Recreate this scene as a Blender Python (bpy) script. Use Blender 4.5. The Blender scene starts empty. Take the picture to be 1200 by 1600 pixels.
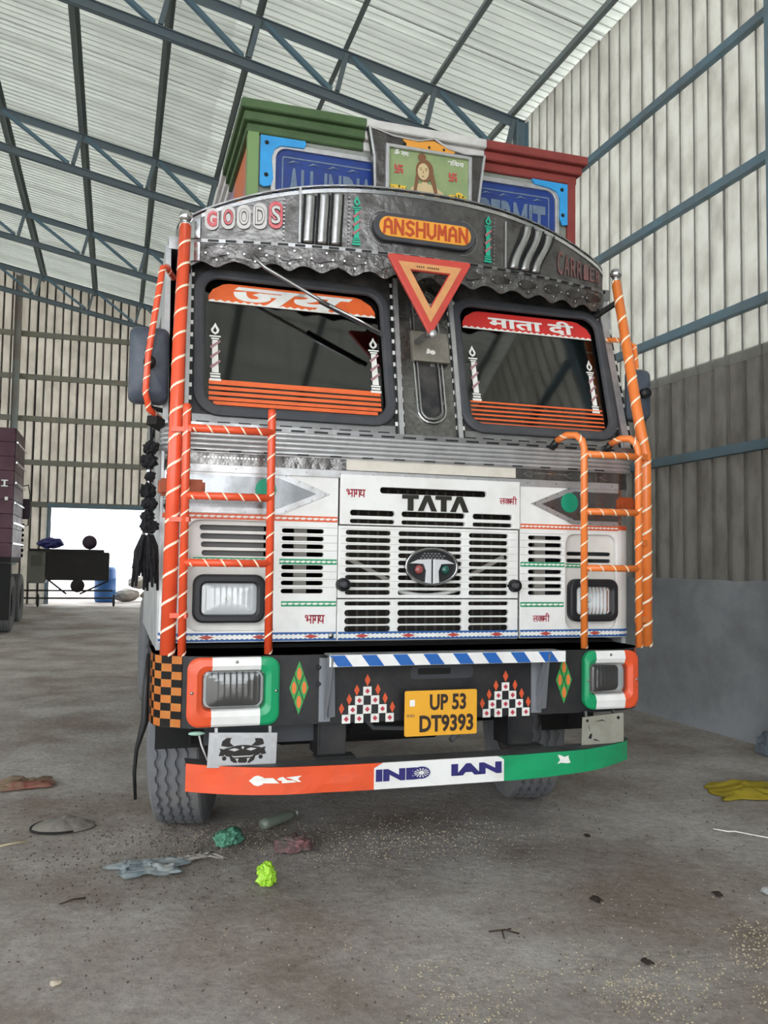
import bpy, bmesh, math, random
from mathutils import Vector, Matrix, noise as mnoise
from math import sin, cos, pi, radians, sqrt, atan2
random.seed(7)
SC = bpy.context.scene
COL = SC.collection
# ------------------------------------------------------------ camera
F, YAW, PITCH, ROLL, H = 1334.0, .303, .061, .014, 1.375
fwd = Vector((sin(YAW)*cos(PITCH), cos(YAW)*cos(PITCH), sin(PITCH)))
rt = Vector((cos(YAW), -sin(YAW), 0)); up = rt.cross(fwd)
R_ = cos(ROLL)*rt + sin(ROLL)*up; U_ = -sin(ROLL)*rt + cos(ROLL)*up
camd = bpy.data.cameras.new('camera'); cam = bpy.data.objects.new('camera', camd); COL.objects.link(cam)
M = Matrix((R_, U_, -fwd)).transposed().to_4x4(); M.translation = Vector((0, 0, H)); cam.matrix_world = M
camd.sensor_fit = 'VERTICAL'; camd.sensor_height = 24; camd.lens = 24*F/1600; camd.clip_end = 300; camd.clip_start = .05
SC.camera = cam
# ------------------------------------------------------------ world, light, exposure
w = bpy.data.worlds.new('overcast_sky'); SC.world = w; w.use_nodes = True
bg = w.node_tree.nodes['Background']; bg.inputs[0].default_value = (.93, .97, 1.0, 1); bg.inputs[1].default_value = 3.2
sd = bpy.data.lights.new('hazy_sun', 'SUN'); sd.energy = 4.0; sd.angle = radians(12); sd.color = (1, .97, .92)
so = bpy.data.objects.new('hazy_sun', sd); COL.objects.link(so)
so.rotation_euler = Vector((.55, .35, -1.0)).to_track_quat('-Z', 'Y').to_euler()
vs = SC.view_settings; vs.view_transform = 'Standard'; vs.look = 'None'; vs.gamma = 1; vs.exposure = 0.63; vs.use_curve_mapping = False
SC.cycles.max_bounces = 10; SC.cycles.diffuse_bounces = 6; SC.cycles.glossy_bounces = 4; SC.cycles.transparent_max_bounces = 12
SC.cycles.sample_clamp_indirect = 6

# ------------------------------------------------------------ materials
def lin(h):
    if not isinstance(h, str): return tuple(h)[:3]
    v = [int(h[i:i+2], 16)/255 for i in (0, 2, 4)]
    return tuple(c/12.92 if c <= .04045 else ((c+.055)/1.055)**2.4 for c in v)
MC = {}
def mat(name, col, rough=.6, metal=0, dirt=None, bump=None, coat=0, trans=0, stretch=None, emit=None, spec=None):
    """dirt=(hex, amount 0..1, scale); bump=(scale, strength)"""
    if name in MC: return MC[name]
    m = bpy.data.materials.new(name); m.use_nodes = True; nt = m.node_tree; N, L = nt.nodes, nt.links
    p = N['Principled BSDF']; c = lin(col)
    p.inputs['Base Color'].default_value = (*c, 1); p.inputs['Roughness'].default_value = rough; p.inputs['Metallic'].default_value = metal
    if coat: p.inputs['Coat Weight'].default_value = coat
    if trans: p.inputs['Transmission Weight'].default_value = trans
    if spec is not None: p.inputs['Specular IOR Level'].default_value = spec
    vec = None
    if dirt or bump:
        tc = N.new('ShaderNodeTexCoord'); mp = N.new('ShaderNodeMapping'); L.new(tc.outputs['Object'], mp.inputs[0]); vec = mp.outputs[0]
        if stretch: mp.inputs['Scale'].default_value = stretch
    if dirt:
        n = N.new('ShaderNodeTexNoise'); n.inputs['Scale'].default_value = dirt[2]; n.inputs['Detail'].default_value = 6; n.inputs['Roughness'].default_value = .65
        L.new(vec, n.inputs['Vector'])
        r = N.new('ShaderNodeValToRGB'); r.color_ramp.elements[0].position = .42; r.color_ramp.elements[1].position = .72
        L.new(n.outputs[0], r.inputs[0]); mm = N.new('ShaderNodeMath'); mm.operation = 'MULTIPLY'; mm.inputs[1].default_value = dirt[1]
        L.new(r.outputs[0], mm.inputs[0]); mx = N.new('ShaderNodeMix'); mx.data_type = 'RGBA'
        mx.inputs[6].default_value = (*c, 1); mx.inputs[7].default_value = (*lin(dirt[0]), 1)
        L.new(mm.outputs[0], mx.inputs[0]); L.new(mx.outputs[2], p.inputs['Base Color'])
        ma = N.new('ShaderNodeMath'); ma.operation = 'MULTIPLY_ADD'; ma.inputs[1].default_value = .3; ma.inputs[2].default_value = rough; ma.use_clamp = True
        L.new(mm.outputs[0], ma.inputs[0]); L.new(ma.outputs[0], p.inputs['Roughness'])
    if bump:
        n2 = N.new('ShaderNodeTexNoise'); n2.inputs['Scale'].default_value = bump[0]; n2.inputs['Detail'].default_value = 5
        L.new(vec, n2.inputs['Vector']); b = N.new('ShaderNodeBump'); b.inputs['Strength'].default_value = bump[1]; b.inputs['Distance'].default_value = .02
        L.new(n2.outputs[0], b.inputs['Height']); L.new(b.outputs[0], p.inputs['Normal'])
    MC[name] = m; return m

white = mat('white_paint', 'ECECEA', .32, dirt=('A89F93', .25, 5), coat=.3)
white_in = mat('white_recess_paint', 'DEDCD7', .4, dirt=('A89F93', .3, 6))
black = mat('black_paint', '17181C', .45, dirt=('4A4642', .35, 7), bump=(20, .08))
blackm = mat('black_plastic', '101114', .5)
rubber = mat('rubber_gasket', '3C3E44', .62, dirt=('6A6660', .3, 9))
tyre_m = mat('tyre_rubber', '6E7075', .85, dirt=('8D8780', .6, 5), bump=(40, .2))
chrome = mat('polished_steel', 'D9DADC', .16, 1, dirt=('8E8880', .35, 9), bump=(8, .05))
steel = mat('dull_steel_trim', 'A5A5A6', .34, 1, dirt=('6B655F', .6, 7), bump=(10, .08))
alu = mat('aluminium_strip', 'C9C9CB', .38, .8, dirt=('8C867E', .5, 10))
etched = mat('etched_steel', '8A8886', .26, 1, dirt=('3C3836', .8, 11), bump=(22, .3))
etched_d = mat('dark_etched_steel', '6F6C6B', .3, 1, dirt=('2B2827', .85, 9), bump=(18, .35))
orange = mat('saffron_orange_paint', 'E4552B', .38, dirt=('A94A2E', .3, 8), coat=.2)
orange_r = mat('bright_orange_pipe_paint', 'F2843A', .35, dirt=('C2522A', .3, 8), coat=.2)
orange_l = mat('red_orange_pipe_paint', 'EA5630', .35, dirt=('B94A2C', .3, 8), coat=.2)
orange_s = mat('orange_sticker', 'E86A33', .45, dirt=('B04A2C', .3, 12))
red = mat('red_paint', 'B8232F', .45); red_s = mat('red_sticker', 'D0332F', .45, dirt=('9A3A34', .3, 12))
maroon_t = mat('maroon_lettering', '9C2030', .5)
green = mat('green_paint', '0E9A63', .35, dirt=('2C6B50', .3, 8), coat=.2)
green_d = mat('green_sticker', '18A57D', .45)
blue = mat('blue_paint', '1E5FAE', .4, dirt=('3A5F8A', .3, 9))
navy = mat('navy_lettering', '27246A', .5)
whitep = mat('white_sticker', 'EDEDE8', .5, dirt=('B9B3A8', .35, 14))
tapew = mat('reflective_tape', 'F6E6CC', .45)
yellow = mat('yellow_plate', 'E9A92C', .45, dirt=('C98F30', .3, 8))
brown_t = mat('dark_plate_lettering', '2E2018', .6)
greenboard = mat('dark_green_wood', '47603A', .6, dirt=('2F4428', .5, 8))
redboard = mat('brick_red_wood', '8A3A34', .6, dirt=('6B2C2A', .5, 8))
whiteboard = mat('white_wood', 'CFCDCB', .5, dirt=('9A9590', .5, 8))
skyblue = mat('sky_blue_bracket', '2F9BDC', .45, dirt=('2A6FA8', .4, 8))
boardblue = mat('deep_blue_board', '1B3A85', .4, dirt=('1A2A50', .6, 9))
boardline = mat('board_lettering', '6C7F93', .45, dirt=('3F5070', .6, 14))
picgreen = mat('picture_green', '8FA070', .5, dirt=('6E8A60', .6, 9))
skin_m = mat('picture_skin', 'C9B48A', .6); hair_m = mat('picture_hair', '7A5236', .6); picyellow = mat('picture_yellow', 'E0B93A', .6)
amber = mat('amber_lens', 'A84A1C', .5, dirt=('5A2A18', .5, 25))
dust_panel = mat('dusty_metal', '8F8A80', .55, .4, dirt=('6B675C', .7, 7), bump=(15, .15))
tan = mat('reflective_tan', 'D79A63', .5, dirt=('B07A4C', .4, 14))
trired = mat('triangle_red', 'C8473C', .4, dirt=('96382F', .35, 10))
dark = mat('underbody_black', '121314', .8, dirt=('2D2925', .5, 6))
cream_glass = mat('orange_glass', 'E8A23A', .4, dirt=('D98A2A', .5, 20))
girt_m = mat('blue_grey_steel', '66808E', .6, dirt=('6E675C', .6, 3), bump=(8, .05))
truss_m = mat('truss_blue_grey_paint', '5C6A72', .6, dirt=('6A6E6C', .5, 2))
brace_m = mat('truss_teal_blue_paint', '587484', .6, dirt=('5B6A70', .4, 2))
roof_m = mat('galvanised_roof_sheet', 'B9BBB6', .55, .1, dirt=('9EA09B', .5, 1.2), stretch=(.5, 3, 1))
wall_m = mat('dusty_wall_sheet', 'BEBDB7', .65, .1, dirt=('8F8B84', .6, 2.4), stretch=(1.3, 1.3, .8), bump=(12, .1))
wallf_m = mat('far_wall_sheet', 'BBB7AF', .7, .1, dirt=('8F8A82', .6, 1.8), stretch=(1.3, 1.3, .8))
conc = mat('cement_plaster', 'A2A5A9', .85, dirt=('828385', .8, 2.2), bump=(14, .25))

def glass_mat(name, tint, mixf, rough=.04):
    m = bpy.data.materials.new(name); m.use_nodes = True; nt = m.node_tree; N, L = nt.nodes, nt.links
    N.remove(N['Principled BSDF']); out = N['Material Output']
    t = N.new('ShaderNodeBsdfTransparent'); t.inputs[0].default_value = (*tint, 1)
    g = N.new('ShaderNodeBsdfGlossy'); g.inputs['Roughness'].default_value = rough; g.inputs[0].default_value = (.9, .9, .9, 1)
    fr = N.new('ShaderNodeFresnel'); fr.inputs[0].default_value = 1.5
    ma = N.new('ShaderNodeMath'); ma.operation = 'ADD'; ma.inputs[1].default_value = mixf; ma.use_clamp = True; L.new(fr.outputs[0], ma.inputs[0])
    mx = N.new('ShaderNodeMixShader'); L.new(ma.outputs[0], mx.inputs[0]); L.new(t.outputs[0], mx.inputs[1]); L.new(g.outputs[0], mx.inputs[2]); L.new(mx.outputs[0], out.inputs[0])
    return m
windglass = glass_mat('tinted_windscreen_glass', (.35, .35, .34), .05)
lensglass = glass_mat('lamp_lens_glass', (.88, .9, .9), .10, .22)

# floor material
def floor_material():
    m = bpy.data.materials.new('dusty_concrete_floor'); m.use_nodes = True; nt = m.node_tree; N, L = nt.nodes, nt.links
    p = N['Principled BSDF']; p.inputs['Roughness'].default_value = .9; p.inputs['Specular IOR Level'].default_value = .25
    tc = N.new('ShaderNodeTexCoord'); V = tc.outputs['Object']
    def nz(s, d=6, r=.6, sc=None):
        n = N.new('ShaderNodeTexNoise'); n.inputs['Scale'].default_value = s; n.inputs['Detail'].default_value = d; n.inputs['Roughness'].default_value = r
        if sc:
            mp = N.new('ShaderNodeMapping'); mp.inputs['Scale'].default_value = sc; mp.inputs['Rotation'].default_value = (0, 0, .7); L.new(V, mp.inputs[0]); L.new(mp.outputs[0], n.inputs['Vector'])
        else: L.new(V, n.inputs['Vector'])
        return n.outputs[0]
    def ramp(i, a, b, ca, cb):
        r = N.new('ShaderNodeValToRGB'); r.color_ramp.elements[0].position = a; r.color_ramp.elements[1].position = b
        r.color_ramp.elements[0].color = (*ca, 1); r.color_ramp.elements[1].color = (*cb, 1); L.new(i, r.inputs[0]); return r.outputs[0]
    base = ramp(nz(1.1, 9, .62), .36, .64, lin('9C9188'), lin('CAC6C2'))
    fine = ramp(nz(22, 10, .78), .32, .70, (.66, .64, .62), (1.16, 1.16, 1.16))
    mx = N.new('ShaderNodeMix'); mx.data_type = 'RGBA'; mx.blend_type = 'MULTIPLY'; mx.inputs[0].default_value = 1; L.new(base, mx.inputs[6]); L.new(fine, mx.inputs[7])
    streak = ramp(nz(1.1, 8, .65, (1, 1.8, 1)), .45, .68, (1, 1, 1), (.76, .72, .69))
    m2 = N.new('ShaderNodeMix'); m2.data_type = 'RGBA'; m2.blend_type = 'MULTIPLY'; m2.inputs[0].default_value = .8; L.new(mx.outputs[2], m2.inputs[6]); L.new(streak, m2.inputs[7])
    speck = ramp(nz(85, 3, .6), .66, .72, (0, 0, 0), (1, 1, 1))
    m3 = N.new('ShaderNodeMix'); m3.data_type = 'RGBA'; L.new(speck, m3.inputs[0]); L.new(m2.outputs[2], m3.inputs[6]); m3.inputs[7].default_value = (*lin('5E554C'), 1)
    L.new(m3.outputs[2], p.inputs['Base Color'])
    b = N.new('ShaderNodeBump'); b.inputs['Strength'].default_value = .9; b.inputs['Distance'].default_value = .025; L.new(nz(16, 10, .75), b.inputs['Height'])
    b2 = N.new('ShaderNodeBump'); b2.inputs['Strength'].default_value = .5; b2.inputs['Distance'].default_value = .06; L.new(nz(2.0, 8, .6, (1, 1.6, 1)), b2.inputs['Height']); L.new(b.outputs[0], b2.inputs['Normal'])
    L.new(b2.outputs[0], p.inputs['Normal']); return m
floor_m = floor_material()

# ------------------------------------------------------------ helpers
def link(name, me, parent=None, m=None, smooth=False):
    o = bpy.data.objects.new(name, me); COL.objects.link(o)
    if parent is not None: o.parent = parent
    if m is not None and not me.materials: me.materials.append(m)
    if smooth:
        for p in me.polygons: p.use_smooth = True
    return o
def from_bm(name, bm, parent=None, m=None, smooth=False):
    bmesh.ops.recalc_face_normals(bm, faces=bm.faces[:])
    me = bpy.data.meshes.new(name); bm.to_mesh(me); bm.free(); return link(name, me, parent, m, smooth)
def tag(o, label=None, cat=None, group=None, kind=None):
    if label: o['label'] = label
    if cat: o['category'] = cat
    if group: o['group'] = group
    if kind: o['kind'] = kind
    return o
def empty(name, loc, rz=0):
    o = bpy.data.objects.new(name, None); COL.objects.link(o); o.location = loc; o.rotation_euler = (0, 0, rz); o.empty_display_size = .2; return o
def add_box(bm, a, b, rot=None, piv=None):
    """box from corner a to corner b"""
    c = [(a[i]+b[i])/2 for i in range(3)]; s = [abs(b[i]-a[i]) for i in range(3)]
    r = bmesh.ops.create_cube(bm, size=1); vs_ = r['verts']
    bmesh.ops.scale(bm, vec=s, verts=vs_)
    if rot is not None: bmesh.ops.rotate(bm, cent=(0, 0, 0), matrix=rot, verts=vs_)
    bmesh.ops.translate(bm, vec=c, verts=vs_); return vs_
def box(name, a, b, parent, m, bev=0, rot=None):
    bm = bmesh.new(); add_box(bm, a, b, rot)
    if bev: bmesh.ops.bevel(bm, geom=bm.edges[:], offset=bev, segments=2, affect='EDGES')
    return from_bm(name, bm, parent, m)
def add_tube(bm, pts, r, n=12, cap=True):
    pts = [Vector(p) for p in pts]; k = len(pts); rs = r if isinstance(r, (list, tuple)) else [r]*k
    rings = []; ref = None
    for i, p in enumerate(pts):
        t = (pts[min(i+1, k-1)] - pts[max(i-1, 0)])
        if t.length < 1e-9: t = Vector((0, 0, 1))
        t.normalize()
        if ref is None: ref = t.orthogonal().normalized()
        ref = (ref - t*ref.dot(t)); ref = ref.normalized() if ref.length > 1e-6 else t.orthogonal().normalized()
        b = t.cross(ref); rings.append([bm.verts.new(p + (ref*cos(2*pi*j/n) + b*sin(2*pi*j/n))*rs[i]) for j in range(n)])
    for i in range(k-1):
        for j in range(n): bm.faces.new((rings[i][j], rings[i][(j+1) % n], rings[i+1][(j+1) % n], rings[i+1][j]))
    if cap: bm.faces.new(rings[0][::-1]); bm.faces.new(rings[-1])
def tube(name, pts, r, parent, m, n=12):
    bm = bmesh.new(); add_tube(bm, pts, r, n); return from_bm(name, bm, parent, m, True)
def bar(bm, p, q, w_, h_, upv=(0, 0, 1)):
    p, q = Vector(p), Vector(q); d = (q-p); L = d.length; d.normalize(); s = d.cross(Vector(upv)); s.normalize(); u = s.cross(d)
    v = []
    for e in (p, q):
        for a, b in ((-1, -1), (1, -1), (1, 1), (-1, 1)): v.append(bm.verts.new(e + s*a*w_/2 + u*b*h_/2))
    for f in ((3, 2, 1, 0), (4, 5, 6, 7), (0, 1, 5, 4), (1, 2, 6, 5), (2, 3, 7, 6), (3, 0, 4, 7)): bm.faces.new([v[i] for i in f])
def bars(name, segs, parent, m, upv=(0, 0, 1)):
    bm = bmesh.new()
    for s in segs: bar(bm, *s[:4], upv=s[4] if len(s) > 4 else upv)
    return from_bm(name, bm, parent, m)
def lathe(name, prof, parent, m, n=24, axis='Z', loc=(0, 0, 0)):
    bm = bmesh.new(); rings = []
    for r, z in prof:
        ring = []
        for j in range(n):
            a = 2*pi*j/n; x, y = r*cos(a), r*sin(a)
            v = (x, y, z) if axis == 'Z' else ((x, -z, y) if axis == 'Y' else (z, x, y))
            ring.append(bm.verts.new(Vector(v)+Vector(loc)))
        rings.append(ring)
    for i in range(len(rings)-1):
        for j in range(n): bm.faces.new((rings[i][j], rings[i][(j+1) % n], rings[i+1][(j+1) % n], rings[i+1][j]))
    if prof[0][0] > 1e-6: bm.faces.new(rings[0])
    if prof[-1][0] > 1e-6: bm.faces.new(rings[-1])
    bmesh.ops.remove_doubles(bm, verts=bm.verts[:], dist=1e-6)
    return from_bm(name, bm, parent, m, True)
def sphere(name, c, r, parent, m, sc=(1, 1, 1), n=20):
    bm = bmesh.new(); bmesh.ops.create_uvsphere(bm, u_segments=n, v_segments=n//2, radius=r)
    bmesh.ops.scale(bm, vec=sc, verts=bm.verts[:]); bmesh.ops.translate(bm, vec=c, verts=bm.verts[:]); return from_bm(name, bm, parent, m, True)
def curve_geo(outl, ext, bev=0):
    cu = bpy.data.curves.new('tmp', 'CURVE'); cu.dimensions = '2D'; cu.fill_mode = 'BOTH'; cu.extrude = ext; cu.bevel_depth = bev; cu.bevel_resolution = 1
    if bev: cu.offset = -bev
    for pts in outl:
        s = cu.splines.new('POLY'); s.points.add(len(pts)-1)
        for p, q in zip(s.points, pts): p.co = (q[0], q[1], 0, 1)
        s.use_cyclic_u = True
    ob = bpy.data.objects.new('tmp', cu); me = bpy.data.meshes.new_from_object(ob)
    g = ([v.co.copy() for v in me.vertices], [tuple(p.vertices) for p in me.polygons])
    bpy.data.objects.remove(ob); bpy.data.curves.remove(cu); bpy.data.meshes.remove(me); return g
def geo_obj(name, gs, parent, m, fn):
    V, Fc = [], []
    for vs_, fs in gs:
        o = len(V); V += [fn(v.x, v.y, v.z) for v in vs_]; Fc += [tuple(i+o for i in f) for f in fs]
    me = bpy.data.meshes.new(name); me.from_pydata(V, [], Fc); me.update(); return link(name, me, parent, m)
def plate(name, outl, parent, m, y=0., t=.01, bev=0, warp=None):
    """flat plate in the XZ plane, its front at y, thickness t going back; first outline is the rim, others holes/islands"""
    if outl and not isinstance(outl[0][0], (tuple, list)): outl = [outl]
    ext = max(t/2-bev, .0005)
    fn = (lambda u, v, w_: (u, y+t/2-w_+(warp(u, v) if warp else 0), v))
    return geo_obj(name, [curve_geo(outl, ext, bev)], parent, m, fn)
def plates(name, islands, parent, m, y=0., t=.004, warp=None):
    gs = [curve_geo([o], t/2) for o in islands]
    for i, (vv, ff) in enumerate(gs):            # a hair apart, so that overlapping pieces never lie in one plane
        for v in vv: v.z += .00015*(i % 7)
    o = geo_obj(name, gs, parent, m, lambda u, v, w_: (u, y+t/2-w_+(warp(u, v) if warp else 0), v))
    if len(islands) > 6: o['kind'] = 'stuff'      # small painted repeats
    return o
def rrect(x0, x1, z0, z1, r, n=5):
    pts = []
    for cx, cz, a0 in ((x1-r, z1-r, 0), (x0+r, z1-r, 90), (x0+r, z0+r, 180), (x1-r, z0+r, 270)):
        for i in range(n+1):
            a = radians(a0+90*i/n); pts.append((cx+r*cos(a), cz+r*sin(a)))
    return pts
def ell(cx, cz, a, b, n=28): return [(cx+a*cos(2*pi*i/n), cz+b*sin(2*pi*i/n)) for i in range(n)]
def rect(x0, x1, z0, z1): return [(x0, z0), (x1, z0), (x1, z1), (x0, z1)]
def diam(cx, cz, a, b): return [(cx-a, cz), (cx, cz-b), (cx+a, cz), (cx, cz+b)]
TXT = {}
def text_geo(s, bold=0, shear=0):
    k = (s, bold, shear)
    if k not in TXT:
        cu = bpy.data.curves.new('t', 'FONT'); cu.body = s; cu.offset = bold; cu.shear = shear; cu.resolution_u = 3
        ob = bpy.data.objects.new('t', cu); me = bpy.data.meshes.new_from_object(ob)
        TXT[k] = ([v.co.copy() for v in me.vertices], [tuple(p.vertices) for p in me.polygons])
        bpy.data.objects.remove(ob); bpy.data.curves.remove(cu); bpy.data.meshes.remove(me)
    return TXT[k]
def fit(g, box_):
    xs = [v.x for v in g[0]]; ys = [v.y for v in g[0]]; x0, x1, z0, z1 = box_
    sx = (x1-x0)/(max(xs)-min(xs)); sz = (z1-z0)/(max(ys)-min(ys))
    return ([Vector((x0+(v.x-min(xs))*sx, z0+(v.y-min(ys))*sz, 0)) for v in g[0]], g[1])
def text(name, s, bx, parent, m, y, warp=None, bold=0.02, shear=0, glyphs=None, skew=0):
    """lettering fitted into bx=(x0,x1,z0,z1); glyphs = [(string, advance offset, x scale)] to set overlapping marks"""
    if glyphs:
        V, Fc = [], []
        for st, dx, sx in glyphs:
            g = text_geo(st, bold, shear); o = len(V); mn = min(v.x for v in g[0])
            V += [Vector(((v.x-mn)*sx+dx, v.y, 0)) for v in g[0]]; Fc += [tuple(i+o for i in f) for f in g[1]]
        g = (V, Fc)
    else: g = text_geo(s, bold, shear)
    g = fit(g, bx); xm = (bx[0]+bx[1])/2
    o = geo_obj(name, [g], parent, m, lambda u, v, w_: (u, y+(warp(u, v) if warp else 0), v+skew*(u-xm)))
    bm = bmesh.new(); bm.from_mesh(o.data); r = bmesh.ops.extrude_face_region(bm, geom=bm.faces[:])
    bmesh.ops.translate(bm, vec=(0, .0025, 0), verts=[e for e in r['geom'] if isinstance(e, bmesh.types.BMVert)])
    bmesh.ops.recalc_face_normals(bm, faces=bm.faces[:]); bm.to_mesh(o.data); bm.free(); return o
def ribbon(name, path, zlo, zhi, parent, m, t=.01, rows=1, smooth=True):
    """upright sheet along a plan path [(x,y)]; zlo/zhi numbers or functions of (i, x)"""
    n = len(path); bm = bmesh.new(); f = lambda g, i: g(i, path[i][0]) if callable(g) else g
    fr, bk = [], []
    for i, (x, y) in enumerate(path):
        a = Vector(path[max(i-1, 0)]); b = Vector(path[min(i+1, n-1)]); d = (b-a).normalized(); nn = Vector((-d.y, d.x))
        z0, z1 = f(zlo, i), f(zhi, i)
        fr.append([bm.verts.new((x, y, z0+(z1-z0)*k/rows)) for k in range(rows+1)])
        bk.append([bm.verts.new((x+nn.x*t, y+nn.y*t, z0+(z1-z0)*k/rows)) for k in range(rows+1)])
    for i in range(n-1):
        for k in range(rows):
            bm.faces.new((fr[i][k], fr[i+1][k], fr[i+1][k+1], fr[i][k+1])); bm.faces.new((bk[i+1][k], bk[i][k], bk[i][k+1], bk[i+1][k+1]))
        bm.faces.new((fr[i+1][0], fr[i][0], bk[i][0], bk[i+1][0])); bm.faces.new((fr[i][rows], fr[i+1][rows], bk[i+1][rows], bk[i][rows]))
    for e in (0, n-1):
        for k in range(rows):
            bm.faces.new((fr[e][k], fr[e][k+1], bk[e][k+1], bk[e][k]))
    bmesh.ops.recalc_face_normals(bm, faces=bm.faces[:])
    me = bpy.data.meshes.new(name); bm.to_mesh(me); bm.free(); o = link(name, me, parent, m)
    return o
def helix_tape(name, pts, r, parent, m, pitch=.085, wd=.007, r1=None):
    """thin reflective tape wound round a pipe"""
    P = [Vector(p) for p in pts]; bm = bmesh.new(); L = [0]
    for i in range(1, len(P)): L.append(L[-1]+(P[i]-P[i-1]).length)
    tot = L[-1]; n = max(int(tot/pitch*14), 4); prev = None
    for k in range(n+1):
        s = tot*k/n
        i = max(j for j in range(len(P)) if L[j] <= s+1e-9); i = min(i, len(P)-2); d = (P[i+1]-P[i]); dl = d.length; d.normalize()
        c = P[i]+d*(s-L[i]); ref = Vector((0, -1, 0)) if abs(d.y) < .9 else Vector((1, 0, 0)); ref = (ref-d*ref.dot(d)).normalized(); b = d.cross(ref)
        a = 2*pi*s/pitch; o = ref*cos(a)+b*sin(a)
        e = d*wd/2; ra = (r if r1 is None else r+(r1-r)*s/tot)+.0015; q = [bm.verts.new(c+o*ra-e), bm.verts.new(c+o*ra+e)]
        if prev: bm.faces.new((prev[0], q[0], q[1], prev[1]))
        prev = q
    return from_bm(name, bm, parent, m)

# ------------------------------------------------------------ the shed
XW, ZE, SL, YF, YB = 4.92, 7.174, .195, 23.0, -5.0
XR = -9.0                                   # ridge
XL = XR - (XW-XR)                           # far left eave
def roof_z(x): return ZE+SL*(XW-x) if x > XR else ZE+SL*(XW-XR)-SL*(XR-x)
def sm(a, b, x): t = max(0, min(1, (x-a)/(b-a))); return t*t*(3-2*t)
def floor_z(x, y): return .27*sm(15.0, 22.5, y)
def struct(o, nm=None): o['kind'] = 'structure'; return o

def make_floor():
    bm = bmesh.new(); xs = [XL+ (XW+.2-XL)*i/90 for i in range(91)]; ys = []
    y = YB
    while y < 34: ys.append(y); y += .12 if y < 8 else .6
    g = [[bm.verts.new((x, yy, floor_z(x, yy)-.006-.006*mnoise.noise(Vector((x*1.3, yy*1.3, 0))))) for x in xs] for yy in ys]
    for j in range(len(ys)-1):
        for i in range(90): bm.faces.new((g[j][i], g[j][i+1], g[j+1][i+1], g[j+1][i]))
    return struct(from_bm('floor', bm, None, floor_m, True))
make_floor()
gm = mat('pale_outdoor_ground', 'C9C8C6', .9, dirt=('A59C8C', .5, .8))
bm = bmesh.new(); add_box(bm, (-90, -90, -.5), (90, 120, -.08)); ground = struct(from_bm('outdoor_ground', bm, None, gm)); ground.name = 'floor_outside'

# corrugated sheets --------------------------------------------------
def corr_profile(n_rib=5, wsheet=1.0, rise=.028, flip=1):
    p = []; w1 = wsheet/n_rib
    for i in range(n_rib):
        a = i*w1
        p += [(a, 0), (a+w1*.10, 0), (a+w1*.45, .002), (a+w1*.86, 0), (a+w1*.89, rise*flip), (a+w1*.95, rise*flip), (a+w1*.98, 0)]
    p += [(wsheet, 0), (wsheet+.03, 0)]; return p
def sheet_mesh(name, prof, f0, f1, t=.004):
    """profile points mapped by f0(s, d) and f1(s, d) to the two ends"""
    bm = bmesh.new(); A = [bm.verts.new(f0(s, d)) for s, d in prof]; B = [bm.verts.new(f1(s, d)) for s, d in prof]
    for i in range(len(prof)-1): bm.faces.new((A[i], A[i+1], B[i+1], B[i]))
    bmesh.ops.solidify(bm, geom=bm.faces[:], thickness=t)
    bmesh.ops.recalc_face_normals(bm, faces=bm.faces[:]); me = bpy.data.meshes.new(name); bm.to_mesh(me); bm.free(); return me
wall_right = struct(empty('wall_right', (XW, 0, 0)))
prof = corr_profile(rise=.018)
lower_m = mat('dark_lower_sheet', '7D7A75', .75, .05, dirt=('5E5A55', .7, 2.6), stretch=(1.6, 1.6, .9), bump=(14, .2))  # lower course of sheets, a darker mottled grey than the upper one
for zlo, zhi, mm, dx in ((3.12, ZE+.02, wall_m, 0), (1.18, 3.2, lower_m, .008)):
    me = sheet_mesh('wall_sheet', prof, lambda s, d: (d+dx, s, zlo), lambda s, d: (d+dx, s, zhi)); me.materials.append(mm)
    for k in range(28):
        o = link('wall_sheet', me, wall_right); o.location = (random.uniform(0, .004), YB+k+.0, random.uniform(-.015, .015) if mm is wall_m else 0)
# cement dado under the sheets
bm = bmesh.new(); N_ = 60
add_box(bm, (4.86, YB, -.05), (5.12, YF, 1.28))
bmesh.ops.subdivide_edges(bm, edges=[e for e in bm.edges if abs(e.verts[0].co.y-e.verts[1].co.y) > 1], cuts=110)
for v in bm.verts:
    if v.co.z > 1: v.co.z += .018*mnoise.noise(Vector((v.co.y*2.1, 0, 0)))+.01*mnoise.noise(Vector((v.co.y*9, 3, 0)))
    if v.co.x < 4.9: v.co.x += .012*mnoise.noise(Vector((v.co.y*1.1, v.co.z, 5)))
struct(from_bm('wall_right_base', bm, None, conc, False)).name = 'wall_right_cement'
def c_girt(bm, a, b, h_=.13, d_=.055, inward=(-1, 0, 0)):
    """C channel: web plus two lips"""
    a, b, n = Vector(a), Vector(b), Vector(inward)
    bar(bm, a+n*d_, b+n*d_, .006, h_) ; bar(bm, a+n*d_/2+Vector((0, 0, h_/2)), b+n*d_/2+Vector((0, 0, h_/2)), d_, .006); bar(bm, a+n*d_/2-Vector((0, 0, h_/2)), b+n*d_/2-Vector((0, 0, h_/2)), d_, .006)
for z in (5.88, 4.69, 3.54, 2.37):
    bm = bmesh.new(); c_girt(bm, (XW-.0, YB, z), (XW-.0, YF, z), .075, .06); o = struct(from_bm('wall_girt', bm, wall_right, girt_m)); o.location = (-XW, 0, 0)
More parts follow.
